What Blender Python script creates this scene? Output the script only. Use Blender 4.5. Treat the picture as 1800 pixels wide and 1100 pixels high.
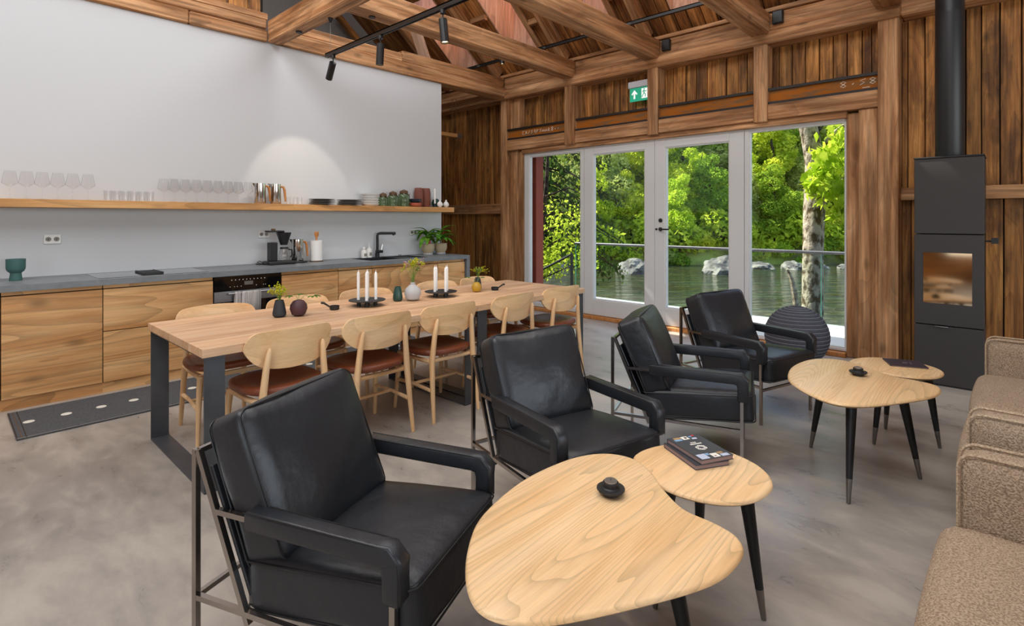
import bpy, bmesh, math, random
import numpy as np
from mathutils import Vector, Matrix, noise as mnoise

R = math.radians
random.seed(7)
scn = bpy.context.scene
col = scn.collection
for o in list(bpy.data.objects):
    bpy.data.objects.remove(o, do_unlink=True)

# ------------------------------------------------------------------ camera
CAM_H = 1.42
cd = bpy.data.cameras.new('camera')
cam = bpy.data.objects.new('camera', cd)
col.objects.link(cam)
cd.sensor_fit = 'HORIZONTAL'
cd.sensor_width = 36.0
cd.lens = 36.0 * 945.0 / 1800.0
cd.shift_y = -165.5 / 1800.0
cd.clip_start = 0.05
cd.clip_end = 500
cam.location = (0, 0, CAM_H)
cam.rotation_euler = (R(90), 0, R(43.1))
scn.camera = cam

# ------------------------------------------------------------------ world, sun, daylight
w = bpy.data.worlds.new('sky')
scn.world = w
w.use_nodes = True
wn = w.node_tree
wn.nodes.clear()
wo = wn.nodes.new('ShaderNodeOutputWorld')
wb = wn.nodes.new('ShaderNodeBackground')
ws = wn.nodes.new('ShaderNodeTexSky')
ws.sky_type = 'NISHITA'
ws.sun_disc = False
ws.sun_elevation = R(50)
ws.sun_rotation = R(-75)
ws.air_density = 1.0
ws.dust_density = 1.5
wb.inputs[1].default_value = 0.38
wn.links.new(ws.outputs[0], wb.inputs[0])
wn.links.new(wb.outputs[0], wo.inputs[0])

def light(name, kind, loc, energy, color=(1, 1, 1), aim=None, **kw):
    d = bpy.data.lights.new(name, kind)
    d.energy = energy
    d.color = color
    for k, v in kw.items():
        setattr(d, k, v)
    o = bpy.data.objects.new(name, d)
    o.location = loc
    if aim is not None:
        o.rotation_euler = (Vector(aim) - Vector(loc)).to_track_quat('-Z', 'Y').to_euler()
    col.objects.link(o)
    return o

TO_SUN = Vector((-0.60, -0.15, 0.78))
light('sun', 'SUN', (0, 0, 20), 11.0, (1.0, 0.94, 0.84), aim=Vector((0, 0, 20)) - TO_SUN, angle=R(0.6))
# rear window daylight; the side and roof lights are added fill without known windows
light('side_fill', 'AREA', (4.55, 2.2, 1.75), 165, (0.90, 0.96, 1.0), aim=(-6, 2.2, 1.6),
      shape='RECTANGLE', size=5.6, size_y=2.3)
light('daylight_rear_window', 'AREA', (1.2, -3.92, 1.75), 52, (0.97, 0.985, 1.0), aim=(1.2, 6, 1.5),
      shape='RECTANGLE', size=4.6, size_y=2.3)
light('roof_fill', 'AREA', (-2.2, -1.14, 6.0), 350, (0.95, 0.98, 1.0), aim=(-2.2, 2.66, 1.4),
      shape='RECTANGLE', size=8.0, size_y=2.6)
light('roof_fill', 'AREA', (-2.2, 3.52, 6.02), 245, (0.95, 0.98, 1.0), aim=(-2.2, -.3, 1.47),
      shape='RECTANGLE', size=8.0, size_y=2.6)

vs = scn.view_settings
vs.view_transform = 'Standard'
vs.look = 'None'
vs.gamma = 1.0
vs.use_curve_mapping = False
vs.exposure = 0.0
cy = scn.cycles
cy.use_denoising = True
cy.use_adaptive_sampling = True
cy.adaptive_threshold = 0.035
cy.max_bounces = 9
cy.diffuse_bounces = 4
cy.glossy_bounces = 4
cy.transmission_bounces = 6
cy.transparent_max_bounces = 24
cy.caustics_reflective = False
cy.caustics_refractive = False
cy.sample_clamp_indirect = 6.0

# ------------------------------------------------------------------ materials
def lin(h):
    if isinstance(h, tuple):
        return (h[0], h[1], h[2], 1)
    v = [int(h[i:i + 2], 16) / 255 for i in (0, 2, 4)]
    return tuple(c / 12.92 if c <= .04045 else ((c + .055) / 1.055) ** 2.4 for c in v) + (1,)

def newmat(name):
    m = bpy.data.materials.new(name)
    m.use_nodes = True
    nt = m.node_tree
    return m, nt, nt.nodes['Principled BSDF'], nt.nodes.new, nt.links.new

def plain(name, c, rough=.5, metal=0., spec=.5, bump=None, coat=0., var=None, sheen=0., emit=None):
    """flat colour with optional fine relief (scale, strength) and colour mottling (scale, amount)"""
    m, nt, b, N, L = newmat(name)
    b.inputs['Base Color'].default_value = lin(c)
    b.inputs['Roughness'].default_value = rough
    b.inputs['Metallic'].default_value = metal
    b.inputs['Specular IOR Level'].default_value = spec
    b.inputs['Coat Weight'].default_value = coat
    b.inputs['Sheen Weight'].default_value = sheen
    if emit:
        b.inputs['Emission Color'].default_value = lin(emit[0])
        b.inputs['Emission Strength'].default_value = emit[1]
    tc = N('ShaderNodeTexCoord')
    if bump:
        n = N('ShaderNodeTexNoise')
        n.inputs['Scale'].default_value = bump[0]
        n.inputs['Detail'].default_value = 3
        L(tc.outputs['Object'], n.inputs['Vector'])
        bp = N('ShaderNodeBump')
        bp.inputs['Strength'].default_value = bump[1]
        bp.inputs['Distance'].default_value = bump[2] if len(bump) > 2 else .01
        L(n.outputs['Fac'], bp.inputs['Height'])
        L(bp.outputs[0], b.inputs['Normal'])
    if var:
        n2 = N('ShaderNodeTexNoise')
        n2.inputs['Scale'].default_value = var[0]
        n2.inputs['Detail'].default_value = 5
        L(tc.outputs['Object'], n2.inputs['Vector'])
        mr = N('ShaderNodeMapRange')
        mr.inputs[1].default_value = .3
        mr.inputs[2].default_value = .7
        mr.inputs[3].default_value = 1 - var[1]
        mr.inputs[4].default_value = 1 + var[1]
        L(n2.outputs['Fac'], mr.inputs[0])
        hs = N('ShaderNodeHueSaturation')
        hs.inputs['Color'].default_value = lin(c)
        L(mr.outputs[0], hs.inputs['Value'])
        L(hs.outputs[0], b.inputs['Base Color'])
    return m

def wood(name, cols, axis='X', scale=1., rough=.5, bump=.2, rand=.25, ring=.35, ringk=14., fine=.25, spec=.35, knots=0., fs=130., ac=9., stain=0., sharp=2.2, ra=(.55, 3.2)):
    """timber: grain runs along the local axis; each object gets its own cut of the tree"""
    m, nt, b, N, L = newmat(name)
    b.inputs['Roughness'].default_value = rough
    b.inputs['Specular IOR Level'].default_value = spec
    tc = N('ShaderNodeTexCoord')
    oi = N('ShaderNodeObjectInfo')
    mul = N('ShaderNodeVectorMath'); mul.operation = 'SCALE'
    mul.inputs[0].default_value = (37., 53., 71.)
    L(oi.outputs['Random'], mul.inputs['Scale'])
    add = N('ShaderNodeVectorMath'); add.operation = 'ADD'
    L(tc.outputs['Object'], add.inputs[0]); L(mul.outputs[0], add.inputs[1])
    def mapped(along, across):
        mp = N('ShaderNodeMapping')
        s = [across * scale] * 3
        s['XYZ'.index(axis)] = along * scale
        mp.inputs['Scale'].default_value = s
        L(add.outputs[0], mp.inputs['Vector'])
        return mp.outputs[0]
    n1 = N('ShaderNodeTexNoise'); n1.inputs['Scale'].default_value = 1.
    n1.inputs['Detail'].default_value = 7; n1.inputs['Roughness'].default_value = .62; n1.inputs['Distortion'].default_value = .5
    L(mapped(.9, ac), n1.inputs['Vector'])
    rp = N('ShaderNodeValToRGB')
    el = rp.color_ramp.elements
    ps = [.25, .5, .75] if len(cols) == 3 else [.2, .42, .6, .8]
    el[0].position = ps[0]; el[0].color = lin(cols[0])
    el[1].position = ps[-1]; el[1].color = lin(cols[-1])
    for p, c in zip(ps[1:-1], cols[1:-1]):
        e = el.new(p); e.color = lin(c)
    L(n1.outputs['Fac'], rp.inputs[0])
    # growth-ring contours
    n2 = N('ShaderNodeTexNoise'); n2.inputs['Scale'].default_value = 1.; n2.inputs['Detail'].default_value = 1.5
    n2.inputs['Distortion'].default_value = .3
    L(mapped(*ra), n2.inputs['Vector'])
    k = N('ShaderNodeMath'); k.operation = 'MULTIPLY'; k.inputs[1].default_value = ringk
    L(n2.outputs['Fac'], k.inputs[0])
    pp = N('ShaderNodeMath'); pp.operation = 'FRACT'
    L(k.outputs[0], pp.inputs[0])
    pw = N('ShaderNodeMath'); pw.operation = 'POWER'; pw.inputs[1].default_value = sharp
    L(pp.outputs[0], pw.inputs[0])
    # fibre
    n3 = N('ShaderNodeTexNoise'); n3.inputs['Scale'].default_value = 1.; n3.inputs['Detail'].default_value = 3
    L(mapped(fs * .03, fs), n3.inputs['Vector'])
    f1 = N('ShaderNodeMapRange'); f1.inputs[1].default_value = 0; f1.inputs[2].default_value = 1
    f1.inputs[3].default_value = 1.; f1.inputs[4].default_value = 1. - ring
    L(pw.outputs[0], f1.inputs[0])
    f2 = N('ShaderNodeMapRange'); f2.inputs[1].default_value = .3; f2.inputs[2].default_value = .7
    f2.inputs[3].default_value = 1. - fine; f2.inputs[4].default_value = 1. + fine
    L(n3.outputs['Fac'], f2.inputs[0])
    f3 = N('ShaderNodeMapRange'); f3.inputs[3].default_value = 1. - rand; f3.inputs[4].default_value = 1. + rand
    L(oi.outputs['Random'], f3.inputs[0])
    p1 = N('ShaderNodeMath'); p1.operation = 'MULTIPLY'; L(f1.outputs[0], p1.inputs[0]); L(f2.outputs[0], p1.inputs[1])
    p2 = N('ShaderNodeMath'); p2.operation = 'MULTIPLY'; L(p1.outputs[0], p2.inputs[0]); L(f3.outputs[0], p2.inputs[1])
    val = p2.outputs[0]
    if knots:
        vo = N('ShaderNodeTexVoronoi'); vo.inputs['Scale'].default_value = 1.
        L(mapped(2.2, 5.), vo.inputs['Vector'])
        kr = N('ShaderNodeMapRange'); kr.inputs[1].default_value = .04; kr.inputs[2].default_value = .16
        kr.inputs[3].default_value = 1. - knots; kr.inputs[4].default_value = 1.
        L(vo.outputs['Distance'], kr.inputs[0])
        p3 = N('ShaderNodeMath'); p3.operation = 'MULTIPLY'; L(val, p3.inputs[0]); L(kr.outputs[0], p3.inputs[1])
        val = p3.outputs[0]
    if stain:
        ns = N('ShaderNodeTexNoise'); ns.inputs['Scale'].default_value = 1.; ns.inputs['Detail'].default_value = 5; ns.inputs['Roughness'].default_value = .6
        L(mapped(1.6, 5.), ns.inputs['Vector'])
        sr = N('ShaderNodeMapRange'); sr.inputs[1].default_value = .36; sr.inputs[2].default_value = .54
        sr.inputs[3].default_value = 1. - stain; sr.inputs[4].default_value = 1.06
        L(ns.outputs['Fac'], sr.inputs[0])
        p4 = N('ShaderNodeMath'); p4.operation = 'MULTIPLY'; L(val, p4.inputs[0]); L(sr.outputs[0], p4.inputs[1])
        val = p4.outputs[0]
    hs = N('ShaderNodeHueSaturation')
    L(rp.outputs[0], hs.inputs['Color']); L(val, hs.inputs['Value'])
    L(hs.outputs[0], b.inputs['Base Color'])
    if bump:
        bp = N('ShaderNodeBump'); bp.inputs['Strength'].default_value = bump; bp.inputs['Distance'].default_value = .006
        sm = N('ShaderNodeMath'); sm.operation = 'ADD'; L(n1.outputs['Fac'], sm.inputs[0]); L(n3.outputs['Fac'], sm.inputs[1])
        L(sm.outputs[0], bp.inputs['Height']); L(bp.outputs[0], b.inputs['Normal'])
    return m

def thin_glass(name, tint=(1, 1, 1), refl=1.0, ior=1.5):
    m, nt, b, N, L = newmat(name)
    nt.nodes.remove(b)
    out = nt.nodes['Material Output']
    tr = N('ShaderNodeBsdfTransparent'); tr.inputs[0].default_value = tint + (1,)
    gl = N('ShaderNodeBsdfGlossy'); gl.inputs['Roughness'].default_value = .02
    lw = N('ShaderNodeLayerWeight'); lw.inputs['Blend'].default_value = .5
    fr = N('ShaderNodeMath'); fr.operation = 'POWER'; fr.inputs[1].default_value = 4.5
    L(lw.outputs['Facing'], fr.inputs[0])
    mu = N('ShaderNodeMath'); mu.operation = 'MULTIPLY_ADD'; mu.inputs[1].default_value = refl; mu.inputs[2].default_value = .04 * refl
    mu.use_clamp = True
    mx = N('ShaderNodeMixShader')
    L(fr.outputs[0], mu.inputs[0]); L(mu.outputs[0], mx.inputs[0])
    L(tr.outputs[0], mx.inputs[1]); L(gl.outputs[0], mx.inputs[2]); L(mx.outputs[0], out.inputs[0])
    return m

def concrete():
    m, nt, b, N, L = newmat('polished_concrete')
    tc = N('ShaderNodeTexCoord')
    def nz(s, d, r=.55, dist=0., sc=None):
        n = N('ShaderNodeTexNoise'); n.inputs['Scale'].default_value = s; n.inputs['Detail'].default_value = d
        n.inputs['Roughness'].default_value = r; n.inputs['Distortion'].default_value = dist
        if sc:
            mp = N('ShaderNodeMapping'); mp.inputs['Scale'].default_value = sc; mp.inputs['Rotation'].default_value = (0, 0, R(40))
            L(tc.outputs['Object'], mp.inputs['Vector']); L(mp.outputs[0], n.inputs['Vector'])
        else:
            L(tc.outputs['Object'], n.inputs['Vector'])
        return n
    a = nz(.75, 7, .58, .6)
    c = nz(2.6, 9, .62, .35, (1, 2.2, 1))
    mx = N('ShaderNodeMath'); mx.operation = 'ADD'; L(a.outputs['Fac'], mx.inputs[0]); L(c.outputs['Fac'], mx.inputs[1])
    rp = N('ShaderNodeValToRGB')
    el = rp.color_ramp.elements
    mr = N('ShaderNodeMapRange'); mr.inputs[1].default_value = .62; mr.inputs[2].default_value = 1.3
    L(mx.outputs[0], mr.inputs[0]); L(mr.outputs[0], rp.inputs[0])
    el[0].position = 0; el[0].color = lin('78746f')
    el[1].position = 1; el[1].color = lin('b5ada2')
    e = el.new(.38); e.color = lin('928b84')
    e = el.new(.62); e.color = lin('a59c92')
    L(rp.outputs[0], b.inputs['Base Color'])
    rr = N('ShaderNodeMapRange'); rr.inputs[1].default_value = .3; rr.inputs[2].default_value = .7
    rr.inputs[3].default_value = .24; rr.inputs[4].default_value = .46
    L(c.outputs['Fac'], rr.inputs[0]); L(rr.outputs[0], b.inputs['Roughness'])
    b.inputs['Specular IOR Level'].default_value = .45
    bp = N('ShaderNodeBump'); bp.inputs['Strength'].default_value = .06; bp.inputs['Distance'].default_value = .02
    L(c.outputs['Fac'], bp.inputs['Height']); L(bp.outputs[0], b.inputs['Normal'])
    return m

def leaf_mat(name, c0, c1, trans=.45, hue=.03, scale=3.):
    m, nt, b, N, L = newmat(name)
    nt.nodes.remove(b)
    out = nt.nodes['Material Output']
    tc = N('ShaderNodeTexCoord'); oi = N('ShaderNodeObjectInfo')
    n = N('ShaderNodeTexNoise'); n.inputs['Scale'].default_value = scale; n.inputs['Detail'].default_value = 4
    L(tc.outputs['Object'], n.inputs['Vector'])
    rp = N('ShaderNodeValToRGB'); e = rp.color_ramp.elements
    e[0].position = .35; e[0].color = lin(c0); e[1].position = .65; e[1].color = lin(c1)
    L(n.outputs['Fac'], rp.inputs[0])
    hs = N('ShaderNodeHueSaturation')
    h = N('ShaderNodeMapRange'); h.inputs[3].default_value = .5 - hue; h.inputs[4].default_value = .5 + hue
    L(oi.outputs['Random'], h.inputs[0]); L(h.outputs[0], hs.inputs['Hue']); L(rp.outputs[0], hs.inputs['Color'])
    df = N('ShaderNodeBsdfDiffuse'); tl = N('ShaderNodeBsdfTranslucent'); mx = N('ShaderNodeMixShader')
    mx.inputs[0].default_value = trans
    L(hs.outputs[0], df.inputs[0]); L(hs.outputs[0], tl.inputs[0])
    L(df.outputs[0], mx.inputs[1]); L(tl.outputs[0], mx.inputs[2]); L(mx.outputs[0], out.inputs[0])
    return m

def two_tone(name, c0, c1, scale, rough=.8, lo=.4, hi=.6, bump=.5, dist=.05, detail=6, stretch=None, spec=.3):
    m, nt, b, N, L = newmat(name)
    tc = N('ShaderNodeTexCoord')
    n = N('ShaderNodeTexNoise'); n.inputs['Scale'].default_value = scale; n.inputs['Detail'].default_value = detail
    src = tc.outputs['Object']
    if stretch:
        mp = N('ShaderNodeMapping'); mp.inputs['Scale'].default_value = stretch
        L(src, mp.inputs['Vector']); src = mp.outputs[0]
    L(src, n.inputs['Vector'])
    rp = N('ShaderNodeValToRGB'); e = rp.color_ramp.elements
    e[0].position = lo; e[0].color = lin(c0); e[1].position = hi; e[1].color = lin(c1)
    L(n.outputs['Fac'], rp.inputs[0]); L(rp.outputs[0], b.inputs['Base Color'])
    b.inputs['Roughness'].default_value = rough
    b.inputs['Specular IOR Level'].default_value = spec
    bp = N('ShaderNodeBump'); bp.inputs['Strength'].default_value = bump; bp.inputs['Distance'].default_value = dist
    L(n.outputs['Fac'], bp.inputs['Height']); L(bp.outputs[0], b.inputs['Normal'])
    return m

def leather(name, c, rough=.42):
    m, nt, b, N, L = newmat(name)
    b.inputs['Base Color'].default_value = lin(c)
    b.inputs['Roughness'].default_value = rough
    tc = N('ShaderNodeTexCoord')
    v = N('ShaderNodeTexVoronoi'); v.inputs['Scale'].default_value = 420
    L(tc.outputs['Object'], v.inputs['Vector'])
    n = N('ShaderNodeTexNoise'); n.inputs['Scale'].default_value = 9; n.inputs['Detail'].default_value = 3
    L(tc.outputs['Object'], n.inputs['Vector'])
    b1 = N('ShaderNodeBump'); b1.inputs['Strength'].default_value = .12; b1.inputs['Distance'].default_value = .002
    L(v.outputs['Distance'], b1.inputs['Height'])
    b2 = N('ShaderNodeBump'); b2.inputs['Strength'].default_value = .3; b2.inputs['Distance'].default_value = .02
    L(n.outputs['Fac'], b2.inputs['Height']); L(b1.outputs[0], b2.inputs['Normal']); L(b2.outputs[0], b.inputs['Normal'])
    return m

M = {}
OLD = ['4f2f16', '8f5c2c', 'ba8244', 'd39c5c']
for a in 'XYZ':
    M['barn' + a] = wood('barn_board_' + a, OLD, a, 1., .62, .45, .3, .3, 16, .38, knots=.6, fs=48, ac=13, stain=.55)
    M['beam' + a] = wood('hewn_beam_' + a, ['6a4427', '9b6b43', 'c09268', 'd7ae84'], a, .9, .68, .5, .1, .2, 12, .36, knots=.5, fs=42, ac=12, stain=.25)
M['roofboard'] = wood('roof_board', ['55331a', '8a562b', 'b17842', 'c8925a'], 'X', 1., .65, .4, .4, .3, 12, .35, knots=.5, fs=48, ac=12, stain=.4)
M['shaft'] = wood('dormer_lining', ['b98a70', 'd3a78c', 'e6c3aa'], 'Z', 1., .6, .15, .12, .2, 10, .15)
M['dark'] = plain('dark_gap', '1c120b', .9)
M['white'] = plain('white_plaster', 'cfd1d4', .85, bump=(60, .04), spec=.2)
M['greywall'] = plain('grey_plaster', 'a2a1a0', .9)
M['floor'] = concrete()
M['frame'] = plain('painted_frame', 'd3d3d2', .38, spec=.4)
M['glass'] = thin_glass('window_glass', (.985, .995, .99), .5)
M['railglass'] = thin_glass('railing_glass', (.92, .975, .955), .5)
M['edgeglass'] = plain('glass_edge', '4fb39a', .2, spec=.6)
M['clear'] = thin_glass('drinking_glass', (.99, .991, .992), .8)
M['greenglass'] = thin_glass('green_jar_glass', (.73, .80, .69), .9)
M['black'] = plain('matt_black', '1a1a1b', .5)
M['blackgloss'] = plain('black_gloss', '0b0b0c', .08, coat=.5)
M['iron'] = plain('raw_steel', '55575b', .45, metal=.5, var=(4, .25))
M['steelframe'] = plain('brushed_steel_tube', 'b0a9a3', .22, metal=1.)
M['chrome'] = plain('polished_steel', 'c9c7c4', .12, metal=1.)
M['alu'] = plain('satin_steel', 'a8a8aa', .32, metal=.9)
M['rust'] = two_tone('rusty_web', 'a35c10', '7a5836', 3, .75, .45, .62, .2, .01, stretch=(1.2, 8, 8))
M['flange'] = plain('dark_steel', '2e2a28', .5, metal=.5)
M['chalk'] = plain('chalk', 'e8dccb', .9)
M['cab'] = wood('elm_veneer', ['a5703f', 'cc945c', 'e0b078', 'e8c190'], 'Y', .75, .5, .04, .06, .32, 18, .1, knots=.45)
M['shelfw'] = wood('shelf_timber', ['a9743d', 'c8935a', 'd9ad76'], 'Y', .8, .5, .05, .06, .25, 10, .1, knots=.3)
M['counter'] = plain('grey_stone', '75797c', .42, var=(14, .12), spec=.4)
M['tabletop'] = wood('oak_stave', ['b98c68', 'd2a882', 'e2bf9c'], 'Y', .9, .5, .08, .1, .18, 12, .12)
M['chairw'] = wood('beech', ['dba871', 'ecc392', 'f3d2a8'], 'Y', .8, .45, .03, .05, .14, 9, .06)
M['chairz'] = wood('beech_upright', ['d8a46d', 'e9be8c', 'f1cfa3'], 'Z', .8, .45, .03, .05, .14, 9, .06)
M['ash'] = wood('ash_top', ['d8aa74', 'e5bf8e', 'edcea4'], 'Y', 1.0, .36, .03, .03, .26, 40, .08, sharp=4.5, ra=(.38, 3.6))
M['ashedge'] = M['ash']
M['leather'] = leather('black_leather', '232529', .36)
M['leatherseam'] = plain('black_piping', '131314', .5)
M['brown'] = leather('brown_leather', '7c4127', .36)
M['boucle'] = two_tone('beige_boucle', '8f7a66', 'bba68e', 190, .95, .38, .6, 1., .006, 2, spec=.1)
M['boucleseam'] = two_tone('boucle_piping', 'a08a72', 'c2ad94', 190, .95, .38, .6, .8, .004, 2, spec=.1)
M['knit'] = plain('knit_wool', '505158', .95, bump=(260, .8, .004), var=(120, .25), spec=.1)
M['legblack'] = plain('black_stained_leg', '151516', .45)
M['ferrule'] = plain('steel_ferrule', '8b8682', .3, metal=1.)
M['stove'] = plain('stove_iron', '393635', .55, spec=.35)
M['stoveglass'] = plain('stove_window', 'b9a488', .06, metal=1.)
M['flue'] = plain('flue_pipe', '202224', .42, spec=.5)
M['rug'] = plain('charcoal_rug', '555557', .95, bump=(220, .7, .005), var=(90, .2), spec=.1)
M['dot'] = plain('cream_felt', 'd6d2c4', .95)
M['knitstripe'] = plain('pale_knit', '85858b', .95, spec=.1)
M['fringe'] = plain('grey_fringe', '8b8880', .95)
M['plastic'] = plain('white_plastic', 'e2e2e0', .4)
M['teal'] = plain('teal_ceramic', '3f6763', .55)
M['dkteal'] = plain('dark_teal_ceramic', '23403f', .4)
M['greenv'] = plain('dark_green_ceramic', '20423a', .35)
M['plum'] = plain('plum_ceramic', '4a2c31', .6)
M['char'] = plain('charcoal_ceramic', '2c2e31', .65)
M['greyv'] = plain('grey_ceramic', 'b3b2b3', .55)
M['mustard'] = plain('mustard_ceramic', 'b38a22', .45)
M['terra'] = plain('terracotta', '7a4636', .7, var=(20, .1))
M['redbowl'] = plain('red_clay', 'b0573f', .6)
M['navy'] = plain('navy_glaze', '1e2733', .3)
M['porcelain'] = plain('white_porcelain', 'e6e4e0', .35)
M['slate'] = plain('dark_stoneware', '6c6864', .5)
M['wax'] = plain('white_wax', 'efece8', .5)
M['beige'] = plain('beige_pot', 'b3a184', .7)
M['soil'] = plain('soil', '33261c', .95)
M['handlew'] = wood('handle_timber', ['a8672f', 'c4834a', 'd49a60'], 'Z', 2, .5, .02, .05)
M['cork'] = plain('brown_cork', '5f432b', .8, var=(60, .2))
M['paper'] = plain('tissue_paper', 'e3e1dd', .95, bump=(90, .15, .003))
M['leafdk'] = leaf_mat('houseplant_leaf', '3b7429', '74a83d', .3, .02, 12)
M['leafvase'] = leaf_mat('cut_leaf', '53703a', '7f9a4f', .3, .02, 12)
M['yellowfl'] = leaf_mat('yellow_flower', 'a9b32a', 'd7cf45', .3, .015, 30)
M['pinkfl'] = leaf_mat('pink_flower', 'b98a8a', 'd9b3b0', .3, .01, 30)
M['stem'] = plain('green_stem', '6d8a3a', .7)
M['towel'] = two_tone('woven_towel', '9d9691', 'c4beb8', 60, .95, .4, .6, .6, .004, 2, stretch=(1, 1, .05))
M['signgreen'] = plain('exit_green', '1ea07c', .4, emit=('1ea07c', .5))
M['signwhite'] = plain('exit_white', 'f4f7f5', .4, emit=('f4f7f5', .6))
M['signgrey'] = plain('sign_housing', 'c9ccd2', .4)
M['bookcover'] = plain('book_cover', '3c3d43', .4)
M['pages'] = plain('book_pages', '8e7a78', .8)
M['printwhite'] = plain('print_white', 'e9e4da', .6)
M['printblue'] = plain('print_blue', '7ba3c8', .6)
M['printpale'] = plain('print_pale', 'b9c2d6', .6)
M['printred'] = plain('print_red', 'c23b40', .6)
M['printtan'] = plain('print_tan', 'a98a5e', .6)
M['menu'] = plain('menu_cover', '2b2530', .45)
M['redpaint'] = plain('red_paint', '8f3f2a', .7)
M['deck'] = plain('pale_deck', 'c9c8c2', .8, var=(3, .08))
M['lampwarm'] = plain('warm_lamp', 'ffcf8a', .4, emit=('ffd9a0', 6.))
M['bark'] = two_tone('mossy_bark', '5a4d36', 'b3a791', 11, .95, .40, .54, 1., .06, 9, stretch=(1, 1, .6))
M['barkdk'] = two_tone('dark_bark', '241d15', '55473a', 8, .95, .4, .6, .8, .04, 5)
M['deadwood'] = two_tone('bleached_branch', '6d5a48', 'c9b59c', 14, .9, .35, .6, .6, .02, 4)
M['leafA'] = leaf_mat('forest_leaf', 'a4bd30', 'e6ee58', .5, .016, .9)
M['leafB'] = leaf_mat('pale_forest_leaf', 'aab85a', 'dde38e', .5, .014, .9)
M['leafC'] = leaf_mat('deep_forest_leaf', '6f962f', 'b6d24c', .5, .014, .9)
M['leafN'] = leaf_mat('bright_near_leaf', '8fbf25', 'd3ec55', .55, .02, 4)
M['spruce'] = leaf_mat('spruce_needle', '2c421f', '64803a', .2, .02, 2)
M['ground'] = two_tone('forest_floor', '6b6134', 'a5ac52', .5, .95, .4, .6, .6, .3, 6)
M['rock'] = two_tone('river_rock', '565250', '8e8880', 1.6, .9, .38, .6, .8, .25, 8)
M['spot'] = plain('track_black', '151617', .38)

def water():
    m, nt, b, N, L = newmat('river_water')
    b.inputs['Base Color'].default_value = lin('3f4a1c')
    b.inputs['Roughness'].default_value = .06
    b.inputs['Specular IOR Level'].default_value = .4
    tc = N('ShaderNodeTexCoord')
    mp = N('ShaderNodeMapping'); mp.inputs['Scale'].default_value = (.6, 1.9, 1)
    L(tc.outputs['Object'], mp.inputs['Vector'])
    n = N('ShaderNodeTexNoise'); n.inputs['Scale'].default_value = .75; n.inputs['Detail'].default_value = 5
    n.inputs['Roughness'].default_value = .55; n.inputs['Distortion'].default_value = .8
    L(mp.outputs[0], n.inputs['Vector'])
    bp = N('ShaderNodeBump'); bp.inputs['Strength'].default_value = 1.; bp.inputs['Distance'].default_value = 1.9
    L(n.outputs['Fac'], bp.inputs['Height']); L(bp.outputs[0], b.inputs['Normal'])
    n2 = N('ShaderNodeTexNoise'); n2.inputs['Scale'].default_value = .35; n2.inputs['Detail'].default_value = 4
    L(mp.outputs[0], n2.inputs['Vector'])
    rp = N('ShaderNodeValToRGB'); e = rp.color_ramp.elements
    e[0].position = .35; e[0].color = lin('433f16'); e[1].position = .65; e[1].color = lin('424f28')
    L(n2.outputs['Fac'], rp.inputs[0]); L(rp.outputs[0], b.inputs['Base Color'])
    return m
M['water'] = water()

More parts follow.
